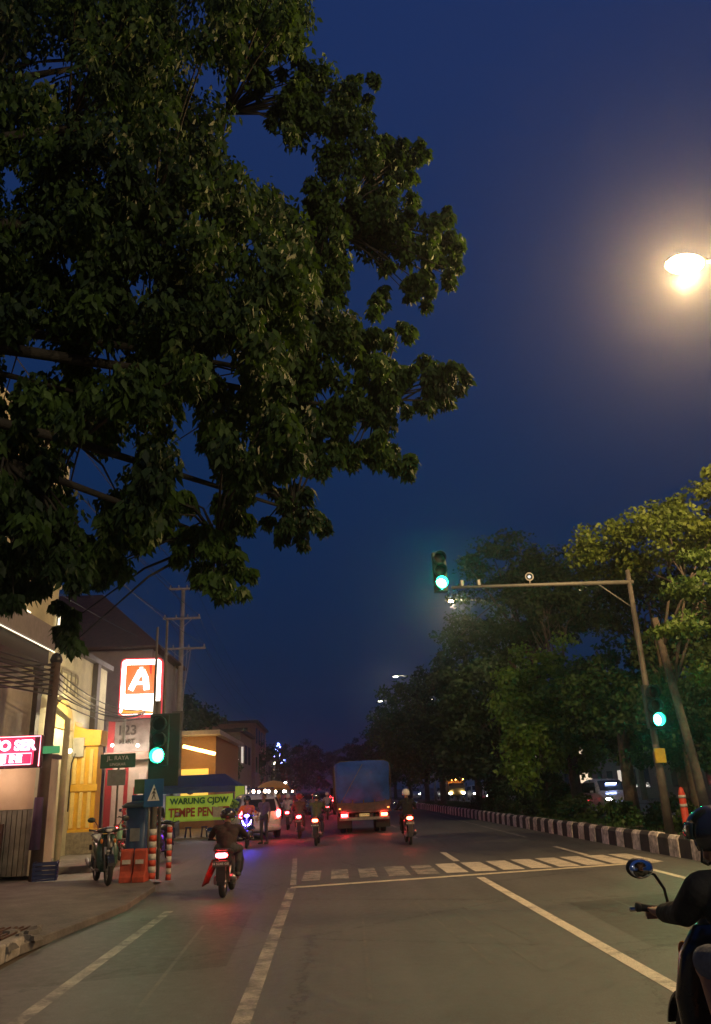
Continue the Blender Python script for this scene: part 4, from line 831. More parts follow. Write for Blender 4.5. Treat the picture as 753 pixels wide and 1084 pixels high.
# ------------------------------------------------------------------ buildings on the left
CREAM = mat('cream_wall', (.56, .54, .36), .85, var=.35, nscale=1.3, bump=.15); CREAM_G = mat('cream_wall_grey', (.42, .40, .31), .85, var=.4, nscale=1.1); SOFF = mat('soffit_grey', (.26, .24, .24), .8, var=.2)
DARKT = mat('dark_trim', (.05, .04, .035), .6, var=.3); ROOF = mat('roof_tiles', (.08, .035, .025), .8, var=.5, nscale=5, bump=.4)
TUBE_W = glow('tube_white', (1, .85, .58), 2.4)
b1 = thing('shop_building', 'cream corner shop with overhanging upper storey and white light tubes at the left edge', 'building', (0, 0, 0))
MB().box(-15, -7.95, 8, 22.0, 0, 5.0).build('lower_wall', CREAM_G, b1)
mb = MB(); mb.box(-15, -7.0, 8, 20.6, 5.35, 10.5); mb.box(-7.0, -6.93, 8, 20.6, 7.0, 7.12); mb.build('upper_storey', CREAM, b1, bevel=.02)
MB().box(-15, -7.1, 8, 20.5, 5.0, 5.347).build('soffit_band', DARKT, b1)
MB().box(-7.0, -6.94, 14, 20.5, 5.36, 5.92).build('fascia_panel', SOFF, b1)
mb = MB(); mb.tube([(-6.97, 14, 5.33), (-6.97, 20.55, 5.33)], .013, 6); mb.build('light_tube', TUBE_W, b1)
mb = MB(); mb.tube([(-7.3, 14, 5.06), (-7.3, 18.9, 5.06)], .022, 6); mb.build('light_tube', TUBE_W, b1)
mb = MB(); mb.tube([(-6.96, 16.8, 5.95), (-6.96, 18.6, 5.95)], .02, 6); mb.tube([(-6.93, 20.56, 5.9), (-6.93, 20.56, 6.3)], .03, 6); mb.build('light_tube', TUBE_W, b1)
MB().box(-15, -8.0, 22.0, 29.4, 0, 6.15).build('side_wall', CREAM, b1)
MB().box(-15, -7.8, 22.0, 29.5, 6.15, 6.32).build('coping', DARKT, b1)
MB().box(-8.0, -7.82, 27.6, 27.95, .17, 6.15).build('pilaster', DARKT, b1); MB().box(-8.0, -7.82, 22.0, 22.3, .1, 6.15).build('pilaster', DARKT, b1)
text('lettering', 'SETER', .95, mat('faint_letters', (.25, .23, .15), .8), b1, (-7.985, 25.0, 5.15), (R(90), 0, R(90)), .01, .01, .9)
mb = MB(); mb.prism([(23.6+1.0*math.cos(a)+1.0, 3.75+.85*math.sin(a)) for a in [PI*k/16 for k in range(17)]], 'x', -7.998, -7.9); mb.build('arch_panel', mat('arch_ochre', (.36, .26, .07), .7, var=.3), b1)
mb = MB(); mb.tube([(-7.4, 23.4, .17), (-7.4, 23.4, 3.9), (-7.9, 23.4, 4.3)], .09, 10); mb.build('downpipe', CREAM, b1)
for y_, z_ in ((23.1, 4.6), (26.4, 3.0)):
    ac = thing('air_conditioner', ['upper', 'lower'][z_ < 4]+' air conditioner box on the cream side wall', 'air conditioner', (-7.8, y_, z_))
    MB().box(-.195, .15, -.42, .42, 0, .58).build('casing', mat('ac_casing', (.42, .41, .37), .6, var=.35, nscale=3), ac, bevel=.015)
    MB().torus((.155, -.1, .29), .2, .012, 'x', 24, 6).build('fan_ring', DARKT, ac)
    mb = MB(); mb.tube([(-.1, -.42, .1), (-.17, -.5, -.2), (-.17, -.5, -1.6)], .02, 6); mb.build('hose', BLKP, ac)
# kiosk below the neon
ks = thing('kiosk', 'small booth with pinkish lit upper wall and grey shutter below the red neon sign', 'kiosk', (0, 0, .10))
MB().box(-9.3, -7.02, 20.2, 21.5, 1.45, 2.62).build('upper_wall', mat('kiosk_plaster', (.48, .34, .25), .8, var=.12, nscale=2), ks)
mb = MB()
for k in range(19): mb.box(-9.3+k*.12, -9.3+k*.12+.1, 20.17, 20.21, .0, 1.43)
mb.box(-9.3, -7.05, 20.22, 21.4, 0, 1.45); mb.build('shutter', mat('shutter_grey', (.17, .16, .14), .6, var=.4, nscale=4), ks)
MB().box(-7.02, -6.94, 20.12, 21.5, -.0, 2.75).build('corner_post', CREAM_G, ks)
MB().box(-9.4, -6.9, 20.0, 21.6, 2.62, 2.72).build('roof', DARKT, ks)
mb = MB(); mb.box(-8.3, -7.55, 19.8, 19.86, 0, 1.15); mb.cbox((-7.62, 19.78, .7), (.04, .05, .1)); mb.build('gate', mat('gate_brown', (.10, .05, .035), .6, var=.3), ks, bevel=.01)
NEON = thing('neon_sign', 'red neon text sign with two glowing white-pink lines on the left', 'sign', (-7.32, 19.0, 2.80))
PINK = glow('neon_pink', (1, .02, .10), 1.6); PWH = glow('neon_white', (1, .42, .55), 9)
MB().box(-.78, .78, 0, .14, -.36, .36).build('case', mat('neon_case', (.06, .02, .03), .5), NEON, bevel=.02)
MB().box(-.74, .60, -.012, -.001, -.28, .30).build('red_panel', PINK, NEON)
mb = MB(); mb.tube([(-.74, -.03, -.28), (.56, -.03, -.28), (.56, -.03, -.04), (-.74, -.03, -.04)], .012, 6); mb.tube([(-.74, -.03, .33), (.74, -.03, .33), (.74, -.03, -.33)], .012, 6); mb.build('neon_tube', glow('neon_tube', (1, .25, .3), 5), NEON)
text('lettering', 'ENETO SER', .30, PWH, NEON, (-.13, -.03, .13), (R(90), 0, 0), .006, .012, 1.0); text('lettering', 'OANJI RE', .22, PWH, NEON, (-.18, -.03, -.16), (R(90), 0, 0), .006, .012, 1.15)
MB().box(-.7, -.64, .02, .08, .36, 1.9).build('hanger', DARKT, NEON)
lamp_light('neon_spill', (-7.4, 18.6, 2.75), 10, (1, .25, .3), .2); lamp_light('kiosk_lamp', (-7.7, 19.55, 2.35), 26, (1, .72, .5), .08)
# yellow gate pillar
YEL = mat('gate_yellow', (.72, .42, .04), .5, var=.2, nscale=3); YEL2 = mat('gate_yellow_pale', (.78, .58, .18), .5, var=.15)
yg = thing('shop_gate', 'bright yellow ornamental gate panel on a stone plinth before the cream wall', 'gate', (-7.62, 26, .17))
yg.scale = (.84, 1, 1)
MB().box(-.58, .52, .0, .9, 0, .62).build('plinth', mat('plinth_stone', (.26, .23, .17), .85, var=.5, nscale=8, bump=.4), yg, bevel=.02)
mb = MB(); mb.box(-.46, .46, .12, .7, .66, 3.15); mb.box(-.52, .52, .06, .12, 1.80, 2.0); mb.box(-.56, .54, .04, .8, .62, .70); mb.build('panel', YEL, yg, bevel=.01)
mb = MB()
for x in (-.42, -.12, .18): 
    for z0, z1 in ((.74, 1.78), (2.02, 3.05)): mb.box(x, x+.13, .07, .122, z0, z1)
mb.build('slat', YEL2, yg, bevel=.01)
mb = MB(); mb.prism([(-.56, 3.15), (.56, 3.15), (.58, 3.62), (0, 3.66), (-.38, 3.78), (-.52, 4.05), (-.56, 3.9)], 'y', .02, .8); mb.build('canopy', YEL, yg, bevel=.015)
lamp_light('gate_fill', (-7.3, 24.4, 3.9), 190, (1, .80, .45), .06)  # added light with no fixture, brightens the yellow gate
gl = MB()
for px, py in ((70, 775), (66, 795), (74, 795)): p = at(px, py, 25.4); gl.ell(p, (.07, .07, .07), 10, 6)
tag(gl.build('string_light', glow('warm_bulb', (1, .8, .5), 14)), 'three warm bulbs hanging left of the yellow gate', 'light string')
q = at(53, 794, 19.0)
MB().box(-.20, .20, 0, .03, -.07, .09).build('notice', mat('green_sign', (.05, .32, .12), .5, emit=(.1, .9, .35), estr=.25), loc=(q.x, 19.05, q.z)); tag(COL.objects['notice.001'] if 'notice.001' in COL.objects else COL.objects['notice'], 'small glowing green plate on the brown pole', 'plate')
# minimart with the big A sign
MW = mat('mart_wall', (.62, .52, .46), .7, var=.12); MRED = mat('mart_red', (.42, .04, .05), .5, var=.15); GREYW = mat('grey_plaster', (.30, .26, .29), .85, var=.25, nscale=1)
b2 = thing('minimart', 'minimart with pale lit front, red bands and dark hipped roof behind the A sign', 'shop')
MB().box(-8.3, -6.72, 31.0, 34.0, 0, 3.35).build('front_wall', MW, b2)
MB().box(-8.3, -6.68, 30.9, 34.1, 3.35, 4.5).build('fascia', mat('mart_fascia', (.24, .21, .20), .6), b2)
mb = MB(); mb.box(-8.22, -7.98, 30.86, 30.9, 0, 4.5); mb.box(-7.55, -7.42, 30.96, 31.0, 0, 3.0); mb.box(-7.20, -7.08, 30.96, 31.0, 0, 2.1); mb.build('red_band', MRED, b2)
mb = MB(); mb.box(-8.32, -6.62, 30.7, 34.15, 3.05, 3.349); mb.build('canopy', mat('mart_brown', (.22, .15, .12), .6), b2, bevel=.02)
text('lettering', '123', .50, DARKT, b2, (-7.52, 30.84, 4.12), (R(90), 0, 0), .01, .01); text('lettering', 'MART', .22, DARKT, b2, (-7.50, 30.84, 3.72), (R(90), 0, 0), .01, .005)
mb = MB(); mb.box(-7.02, -6.76, 30.95, 30.99, .0, 2.6); mb.build('door', mat('mart_glass', (.5, .42, .36), .2, emit=(1, .72, .55), estr=.35), b2)
for px in (119, 146):
    p = at(px, 789, 30.5); mb = MB(); mb.ell(p, (.055, .055, .055), 10, 6); mb.build('spotlight', glow('shop_spot', (1, .85, .65), 25), b2); lamp_light('shop_spot_light', p+Vector((0, -.3, -.15)), 45, (1, .78, .6), .08)
MB().box(-16, -7.6, 35.0, 41.2, 0, 8.0).build('upper_wall', GREYW, b2)
mb = MB(); mb.add([(-16, 34.5, 8.0), (-7.2, 34.5, 8.0), (-7.2, 41.6, 8.0), (-16, 41.6, 8.0), (-16, 38, 11.2), (-10.8, 38, 11.2), (-16, 34.5, 7.9), (-7.2, 34.5, 7.9), (-7.2, 41.6, 7.9), (-16, 41.6, 7.9)], [(0, 1, 5, 4), (1, 2, 5), (2, 3, 4, 5), (3, 0, 4), (6, 9, 8, 7), (0, 6, 7, 1), (1, 7, 8, 2), (2, 8, 9, 3), (3, 9, 6, 0)]); mb.build('roof', ROOF, b2)
# the A sign
c_ = (at(128, 697, 30)+at(171, 757, 30))/2; sgn = thing('shop_sign', 'big glowing sign with white letter A on an orange-red square above the minimart', 'illuminated sign', (c_.x, 30, c_.z)); sgn.rotation_euler = (0, 0, R(4))
def rrect(x0, x1, z0, z1, r, n=6):
    P = []
    for cx_, cz_, a0 in ((x1-r, z1-r, 0), (x0+r, z1-r, 90), (x0+r, z0+r, 180), (x1-r, z0+r, 270)):
        P += [(cx_+r*math.cos(R(a0+90*k/n)), cz_+r*math.sin(R(a0+90*k/n))) for k in range(n+1)]
    return P
MB().prism(rrect(-.78, .78, -1.12, 1.06, .18), 'y', .0, .3).build('case', mat('sign_case_red', (.5, .03, .04), .4, emit=(1, .06, .08), estr=.5), sgn)
MB().prism(rrect(-.72, .72, -1.02, 1.00, .15), 'y', -.02, -.004).build('white_face', glow('sign_white_lit', (1, .93, .84), 5.5), sgn)
MB().prism(rrect(-.56, .50, -.28, .80, .05), 'y', -.035, -.022).build('orange_square', glow('sign_orange', (1, .16, .015), 1.25), sgn)
MB().prism([(.28, .80), (.38, .80), (.38, .45), (.33, .45)], 'y', -.045, -.037).build('red_stripe', glow('sign_red', (.8, .01, .01), 1.0), sgn)
mb = MB(); mb.tube([(-.36, -.05, -.13), (-.20, -.05, .22), (-.03, -.05, .58)], .098, 10); mb.tube([(.03, -.05, .58), (.17, -.05, .30), (.22, -.05, -.13)], .105, 10); mb.tube([(-.16, -.05, .12), (.20, -.05, .12)], .06, 8); mb.tube([(-.05, -.05, .60), (.05, -.05, .60)], .11, 10); mb.build('letter_a', glow('sign_letter', (1, .95, .88), 5), sgn)
MB().prism([(-.68, -1.0), (.68, -1.0), (.6, -.93), (-.60, -.80)], 'y', -.03, -.021).build('base_stripe', glow('sign_amber', (1, .35, .03), 1.3), sgn)
mb = MB(); mb.box(-.6, -.5, .05, .25, -2.0, -1.12); mb.box(.5, .6, .05, .25, -2.0, -1.12); mb.build('bracket', GALV, sgn)
lamp_light('sign_spill', (c_.x+.2, 28.2, c_.z-.2), 60, (1, .75, .6), .5)
# orange-lit shop beyond
b3 = thing('shop_building', 'shop with glowing orange eave strip and yellow poster behind the food stall', 'building')
MB().box(-14, -6.5, 48.0, 60, 0, 5.0).build('wall', mat('ochre_wall', (.30, .17, .07), .7, var=.2), b3)
MB().box(-14.2, -6.1, 46.6, 60, 5.0, 5.25).build('roof', mat('roof_pale', (.35, .34, .33), .7), b3)
p0, p1 = at(194, 790, 46.5), at(228, 798, 46.5)
mb = MB(); mb.tube([p0, p1], .09, 8); mb.build('light_strip', glow('eave_strip', (1, .55, .15), 14), b3)
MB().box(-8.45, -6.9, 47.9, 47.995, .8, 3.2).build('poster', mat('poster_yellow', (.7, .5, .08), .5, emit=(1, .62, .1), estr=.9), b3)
mb = MB(); mb.ell((-7.9, 47.88, 2.3), (.35, .01, .5), 12, 8); mb.box(-7.4, -7.0, 47.87, 47.89, 1.9, 2.1); mb.build('poster_print', mat('poster_dark', (.12, .07, .03), .5), b3)
lamp_light('eave_light', (-7.4, 46.2, 4.0), 110, (1, .5, .15), .3)
# dim buildings farther on
def block(label, x0, x1, y0, y1, h, m, floors=2, lit=None, seed=0):
    rnd = random.Random(seed); b = thing('shop_building', label, 'building', (0, 0, 0)); MB().box(x0, x1, y0, y1, 0, h).build('wall', m, b)
    MB().box(x0-.3, x1+.3, y0-.3, y1+.3, h, h+.25).build('roof', DARKT, b)
    fh = h/floors
    for f in range(floors):
        n = max(2, int((y1-y0)/3)); 
        for k in range(n):
            ya = y0+.8+k*(y1-y0-1)/n; on_ = lit and rnd.random() < lit
            xs = x1 if x1 < 0 else x0; s = 1 if x1 < 0 else -1
            MB().box(xs-.02, xs+.03, ya, ya+1.5, f*fh+.9, f*fh+min(2.4, fh-.4)).build('window', glow('window_lit_%d' % rnd.randint(0, 2), [(1, .7, .4), (1, .85, .7), (.9, .95, 1)][rnd.randint(0, 2)], .7) if on_ else VISOR, b)
        for k in range(2):
            xa = x0+1+k*(x1-x0)/2.2; on_ = lit and rnd.random() < lit
            MB().box(xa, xa+1.4, y0-.03, y0+.02, f*fh+.9, f*fh+min(2.4, fh-.4)).build('window', glow('window_lit_3', (1, .75, .5), 1.2) if on_ else VISOR, b)
    return b
PW = mat('dim_plaster', (.22, .18, .16), .85, var=.3)
block('dim two-storey building with grey walls behind the stall canopy', -14, -7.0, 66, 76, 6.5, PW, 2, .25, 1); block('narrow pinkish building with a lit upper window, left of the blue lights', -13, -7.2, 82, 96, 8.5, mat('pink_plaster', (.28, .16, .13), .85), 3, .3, 2)
block('long low building far up the left side', -14, -7.5, 104, 130, 5.5, PW, 2, .5, 3)
block('row of lit shops across the far carriageway, right end', 27, 38, 30, 52, 5.5, PW, 2, .55, 4); block('row of lit shops across the far carriageway, middle', 27, 38, 56, 84, 6.5, PW, 2, .6, 5); block('row of lit shops across the far carriageway, far end', 26, 38, 88, 130, 7, PW, 2, .6, 6)
block('lit shop opposite the near rider across the far carriageway', 27, 36, 8, 27, 5, PW, 2, .5, 7)
# reddish stall fronts across the road
for k, (y, lb) in enumerate(((27.5, 'red-lit snack stall across the far road beside the signal pole'), (33, 'second red-lit stall across the far road, left of the signal pole'), (23.5, 'red-lit stall across the far road by the rider helmet'))):
    s_ = thing('market_stall', lb, 'stall', (22.5, y, .05)); MB().box(0, 2, 0, 3, 0, .9).build('counter', mat('stall_red', (.35, .06, .05), .6), s_)
    MB().box(-.3, 2.2, -.2, 3.2, 2.2, 2.3).build('canopy', MRED, s_)
    mb = MB()
    for a, b in ((0, 0), (1.9, 0), (0, 3), (1.9, 3)): mb.tube([(a, b, 0), (a, b, 2.2)], .03, 6)
    mb.build('post', GALV, s_)
    for j in range(3): MB().ell((.2, .4+j*1.1, 1.95), (.07, .05, .12), 8, 6).build('bulb', glow('stall_bulb_%d' % (j % 2), [(1, .45, .3), (1, .8, .65)][j % 2], 10), s_)
    MB().box(-.33, -.3, .1, 2.9, 1.5, 1.9).build('banner', mat('stall_banner', (.5, .2, .15), .6, emit=(1, .3, .2), estr=.2), s_)

PW_ = mat('stall_grey', (.3, .3, .3), .6); mat('stall_green', (.08, .2, .08), .6)
# ------------------------------------------------------------------ food stall
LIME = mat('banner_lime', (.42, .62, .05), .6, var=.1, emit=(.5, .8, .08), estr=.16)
fs = thing('food_stall', 'food stall with dark blue tent roof and hanging white lamp', 'food stall', (-5.75, 39.0, 0))
mb = MB(); mb.smooth = False
R0 = [(-1.9, -1.2, 2.1), (1.65, -1.2, 2.1), (1.65, 1.6, 2.1), (-1.9, 1.6, 2.1), (-1.2, .2, 2.65), (.9, .2, 2.65)]
mb.add(R0, [(0, 1, 5, 4), (1, 2, 5), (2, 3, 4, 5), (3, 0, 4)]); mb.add([(a, b, c-.25) for a, b, c in R0[:4]]+R0[:4], [(0, 1, 5, 4), (1, 2, 6, 5), (2, 3, 7, 6), (3, 0, 4, 7)]); tr = mb.build('roof', mat('tent_blue', (.02, .05, .22), .6, var=.3, nscale=2), fs); tr.modifiers.new('s', 'SOLIDIFY').thickness = .02
mb = MB()
for a, b in ((-1.8, -1.1), (1.55, -1.1), (1.55, 1.5), (-1.8, 1.5)): mb.tube([(a, b, 0), (a, b, 2.1)], .03, 6)
mb.build('frame', GALV, fs)
mb = MB(); mb.box(-1.5, 1.2, -.6, .1, .72, .78)
for a in (-1.4, 1.1):
    for b in (-.5, 0): mb.box(a-.03, a+.03, b-.03, b+.03, 0, .72)
mb.build('counter', mat('counter_wood', (.2, .12, .06), .6), fs)
mb = MB()
for x in (.0, .22, -.3): mb.ell((x-.2, -.75, 2.02), (.10, .10, .09), 12, 8)
mb.build('lamp', glow('stall_lamp', (.95, .97, 1), 22), fs)
lamp_light('stall_light', (-5.9, 38.1, 1.95), 60, (.95, .95, 1), .1)
bn = thing('banner', 'lime green food stall banner with dark green and red lettering', 'banner', (-5.80, 37.7, .66), R(2))
mb = MB(); mb.smooth = True; nx, nz = 30, 8
mb.add([(-1.48+2.96*i/nx, .035*math.sin(i*.9)+.02*math.sin(i*.37+j*.6), 1.10*j/nz-.03*math.sin(PI*i/nx)*(j/nz)) for j in range(nz+1) for i in range(nx+1)], [(j*(nx+1)+i, j*(nx+1)+i+1, (j+1)*(nx+1)+i+1, (j+1)*(nx+1)+i) for j in range(nz) for i in range(nx)])
c2 = mb.build('cloth', LIME, bn); c2.modifiers.new('s', 'SOLIDIFY').thickness = .01
text('lettering', 'WARUNG CJDW', .34, mat('letter_dark_green', (.02, .14, .03), .6), bn, (0, -.075, .84), (R(90), 0, 0), .004, .014, 1.0)
text('lettering', 'TEMPE PENYET', .50, mat('letter_red', (.42, .04, .01), .6), bn, (0, -.075, .36), (R(90), 0, 0), .004, .018, .80)
MB().box(.62, 1.05, -.10, -.09, .12, .55).build('paper_patch', mat('paper_cream', (.6, .52, .36), .7), bn)
mb = MB(); mb.tube([(-1.5, .06, -.66), (-1.5, .06, 1.15)], .025, 6); mb.tube([(1.5, .06, -.66), (1.5, .06, 1.15)], .025, 6); mb.build('post', GALV, bn)
b2n = thing('banner', 'narrow upright lime green banner at the right corner of the food stall', 'banner', (-3.98, 37.6, .9), R(35)); MB().box(-.24, .24, 0, .012, 0, 1.15).build('cloth', LIME, b2n); mb = MB(); mb.tube([(.25, 0, -.9), (.25, 0, 1.2)], .02, 6); mb.build('post', GALV, b2n)
# stools and table under the banner
for k, x in enumerate((-6.9, -6.2, -5.5, -4.7)):
    st = thing('stool', 'blue plastic stool below the banner, %s from the left' % ['first', 'second', 'third', 'fourth'][k], 'stool', (x, 37.3, 0), group='stools at the food stall'); MB().lathe([(.14, .40), (.15, .42), (.15, .44), (.02, .445)], n=14).build('seat', BC, st)
    for a in range(4): aa = PI/4+a*PI/2; MB().tube([(.17*math.cos(aa), .17*math.sin(aa), 0), (.11*math.cos(aa), .11*math.sin(aa), .41)], .018, 6).build('leg', BC, st)
# vendor tables at the pavement with bottles
vt = thing('table', 'small dark vendor table between the yellow gate and the parked scooter', 'table', (-5.3, 21.0, .10)); MB().box(-.4, .4, -.25, .25, .62, .66).build('tabletop', WOOD, vt)
for a in (-.36, .36):
    for b in (-.21, .21): MB().box(a-.02, a+.02, b-.02, b+.02, 0, .62).build('leg', WOOD, vt)
tag(MB().lathe([(.07, 0), (.08, .03), (.08, .2), (.05, .26), (.02, .28)], n=14).build('jar', mat('jar_yellow', (.6, .38, .05), .4), loc=(-5.52, 21.0, .765)), 'yellow jar on the vendor table', 'jar')
tag(MB().lathe([(.065, 0), (.07, .03), (.07, .24), (.03, .3), (.02, .34)], n=14).build('bottle', mat('bottle_green', (.25, .5, .32), .3), loc=(-5.15, 20.95, .765)), 'pale green bottle on the vendor table', 'bottle')
for k_, (x, y) in enumerate(((-4.4, 54), (-4.9, 64), (-4.2, 73), (-4.8, 83), (-4.4, 94))):
    v_ = thing('vendor_cart', 'roadside vendor cart with warm bulbs on the left, %s one counted from the food stall' % ['first', 'second', 'third', 'fourth', 'fifth'][k_], 'vendor cart', (x, y, 0), group='vendor carts up the left side')
    MB().box(-.7, .7, -.4, .4, .45, 1.0).build('counter', [YEL, PW_, MATS['stall_green']][k_ % 3], v_, bevel=.02); MB().box(-.85, .85, -.55, .55, 2.0, 2.06).build('canopy', [MATS['tent_blue'], MRED, YEL][k_ % 3], v_)
    mb = MB()
    for a in (-.68, .68):
        for b in (-.38, .38): mb.tube([(a, b, .9), (a, b, 2.0)], .02, 6)
    mb.build('post', GALV, v_)
    for a in (-.72, .72): MB().lathe([(.05, -.05), (.26, -.05), (.29, 0), (.26, .05), (.05, .05)], (a, 0, .29), 'x', 18).build('wheel', RUB, v_)
    for a in (-.4, .35): MB().ell((a, -.5, 1.85), (.09, .09, .11), 8, 6).build('bulb', glow('cart_bulb_%d' % (k_ % 2), [(1, .75, .45), (1, .95, .85)][k_ % 2], 26), v_)
# far blue lights
bt = thing('decorated_mast', 'distant mast strung with blue and white lights above the left trees', 'mast', (-7.15, 120, 0)); MB().tube([(0, 0, 0), (0, 0, 8.0)], [.2, .08], 8).build('pole', GALV, bt)
rnd = random.Random(8)
for nm, m_, n in (('blue_bulbs', glow('fairy_blue', (.15, .2, 1), 40), 26), ('white_bulbs', glow('fairy_white', (.8, .8, 1), 30), 8)):
    mb = MB()
    for _ in range(n): z = 5.6+rnd.random()*3.0; w_ = (8.8-z)*.45; mb.ell((rnd.uniform(-w_, w_), rnd.uniform(-.4, .4), z), (.085, .085, .085), 6, 4)
    mb.build(nm, m_, bt)
for k, (px, py, Y, e, c_) in enumerate(((250, 805, 62, 30, (1, 1, .95)), (291, 808, 110, 25, (1, .9, .6)), (302, 829, 90, 40, (1, .95, .85)))):
    p = at(px, py, Y); l = thing('street_lamp', ['small white floodlight on the left side beyond the stall', 'small warm lamp below the blue lights', 'small white lamp above the far traffic'][k], 'lamp', (p.x, Y, 0))
    MB().tube([(0, 0.1, 0), (0, .1, p.z)], .05, 6).build('pole', POLE_G, l); MB().ell((0, -.1, p.z), (.20, .14, .10), 10, 6, Matrix.Rotation(R(-25), 3, 'Y')).build('lens', glow('far_lamp_%d' % k, c_, e), l)
# orange umbrella / canopy far
oc_ = thing('canopy', 'orange-brown vendor canopy beyond the white car', 'canopy', (-4.1, 62, 0)); MB().lathe([(1.25, 2.05), (1.0, 2.3), (.6, 2.5), (.05, 2.6)], n=20).build('cover', mat('canopy_orange', (.45, .2, .05), .7, emit=(1, .45, .1), estr=.08), oc_); MB().tube([(0, 0, 0), (0, 0, 2.55)], .04, 6).build('pole', GALV, oc_)

# ------------------------------------------------------------------ trees: median
B = lambda *a: a
tree('tall dark spreading tree behind the overhead signal arm', 9.6, 36, 13, [(0, 0, 9.2, 4.6, 4, 2.4), (-2.4, 0, 7.6, 2.8, 2.6, 1.1), (2.6, 1, 10, 3, 3, 2.4), (-.6, 0, 11.2, 2.8, 2.8, 1.6)], 190, 95, .20, .06, LEAF_D, seed=21, cr=.75)
tree('bushy light green tree, leaf colour brightened as if lit, low in the median', 9.3, 31, 7, [(-.6, 0, 4.5, 2.7, 2.3, 2.4), (.8, .5, 3.5, 2.6, 2.3, 1.9), (-1.5, -.4, 2.7, 1.5, 1.5, 1.7)], 240, 130, .17, .065, LEAF_G, seed=22, cr=.55)
tree('bushy tree with dense dark leaves right of the lit one', 9.6, 26.2, 6.5, [(0, 0, 4.1, 2.0, 2.2, 1.9), (.8, .3, 2.9, 1.8, 2.2, 1.5)], 130, 110, .15, .055, LEAF, seed=23, cr=.5)
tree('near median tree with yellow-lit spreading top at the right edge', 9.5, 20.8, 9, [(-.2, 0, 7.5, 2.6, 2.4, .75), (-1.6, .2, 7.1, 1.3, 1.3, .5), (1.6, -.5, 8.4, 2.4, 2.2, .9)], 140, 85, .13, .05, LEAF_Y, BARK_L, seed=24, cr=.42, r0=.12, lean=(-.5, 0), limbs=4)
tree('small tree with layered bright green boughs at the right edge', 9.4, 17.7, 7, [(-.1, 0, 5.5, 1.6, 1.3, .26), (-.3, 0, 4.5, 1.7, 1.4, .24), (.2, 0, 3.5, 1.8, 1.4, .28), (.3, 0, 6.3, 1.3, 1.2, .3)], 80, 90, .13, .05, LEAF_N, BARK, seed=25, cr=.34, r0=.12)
tree('dark tree behind the right signal pole', 10.4, 24.0, 9, [(0, 0, 6.4, 2.2, 2.2, 2.0), (.8, 0, 4.2, 1.9, 2, 1.8)], 110, 90, .16, .06, LEAF_D, seed=26, cr=.55, r0=.16)
tree('dark tree low behind the bushy one, over the hedge', 9.9, 22.3, 5, [(0, 0, 3.2, 1.5, 1.4, 1.3), (.6, .6, 2.2, 1.3, 1.2, 1.0)], 70, 90, .13, .05, LEAF_D, seed=27, cr=.42, r0=.12)
names = ['dark rounded tree left of the light green tree', 'wide dark tree in the middle of the median row', 'broad tree with olive-lit lower boughs above the truck', 'far median tree behind the truck canopy', 'farthest but two of the median trees', 'farthest but one of the median trees', 'farthest median tree at the end of the row']
for k, (x, y, h, w_) in enumerate(((9.2, 44, 9.6, 3.8), (9.6, 53, 11, 4.4), (8.7, 63, 11.6, 5.0), (9.0, 76, 12, 5.2), (9, 92, 12, 5.5), (9, 112, 12, 6), (8.6, 138, 12, 7))):
    tree(names[k], x, y, h, [(0, 0, h*.66, w_, w_, h*.26), (-w_*.45, 0, h*.45, w_*.6, w_*.7, h*.2), (w_*.4, 0, h*.42, w_*.6, w_*.6, h*.25), (-w_*.25, -.5, h*.28, w_*.6, w_*.6, h*.16)], 130, 75, .30, .10, [LEAF_D, LEAF_D, LEAF_N, LEAF, LEAF, LEAF_D, LEAF_D][k], seed=40+k, cr=.95, limbs=5)
# pale trunks seen between crowns
tree('slim pale-stemmed tree rising behind the bushy tree', 10.0, 33.5, 10, [(0, 0, 8.3, 1.9, 1.8, 1.3)], 40, 80, .18, .06, LEAF_D, BARK_L, seed=61, cr=.5, r0=.10)
# trees beyond the far carriageway and at the end of the road
for k, (x, y, h, w_) in enumerate(((24, 44, 9, 4.5), (24.5, 64, 10, 5), (24, 90, 10, 5.5), (23, 120, 11, 6), (24, 24, 9, 4))):
    tree('dark tree across the far carriageway, number %s from the camera' % ['two', 'three', 'four', 'five', 'one'][k], x, y, h, [(0, 0, h*.65, w_, w_, h*.27), (-w_*.4, 0, h*.5, w_*.6, w_*.6, h*.2)], 70, 60, .34, .12, LEAF_D, seed=70+k, cr=1.1, limbs=4, z0=.05, group='trees across the road')
for k, (x, y, h, w_, z0) in enumerate(((-10.5, 62, 10.5, 3.6, 0), (-9.5, 88, 9, 3.2, 0), (-7.5, 110, 9, 4, 0), (-5.5, 140, 12, 6, 0), (-2.5, 175, 13, 8, 0), (4, 190, 12, 8, 0))):
    tree(['large dark tree behind the orange-lit shop', 'dark tree beside the pink building', 'small dark tree left of the blue lights', 'dark tree at the far end left of the road', 'broad dark tree closing the far end of the road', 'dark tree at the far end right of the road'][k], x, y, h, [(0, 0, h*.6, w_, w_, h*.32), (w_*.4, 0, h*.35, w_*.6, w_*.6, h*.25)], 80, 65, .34, .12, LEAF_D, seed=80+k, cr=1.0, limbs=4, z0=z0, group='trees at the left and road end')
for k_, (x, y, h) in enumerate(((8.6, 32.5, 2.0), (9.0, 35.5, 2.1), (9.8, 38.5, 2.4), (9.2, 42.5, 2.2), (9.6, 47, 2.4))):
    tree('tall leafy bush between the median trunks, %s from the camera' % ['first', 'second', 'third', 'fourth', 'fifth', 'sixth', 'seventh', 'eighth'][k_], x, y, h, [(0, 0, h*.5, 1.1, 1.2, h*.5)], 34, 75, .14, .05, [LEAF, LEAF_D, LEAF_G][k_ % 3], seed=120+k_, cr=.38, r0=.05, limbs=4, name='bush', group='tall bushes on the median')
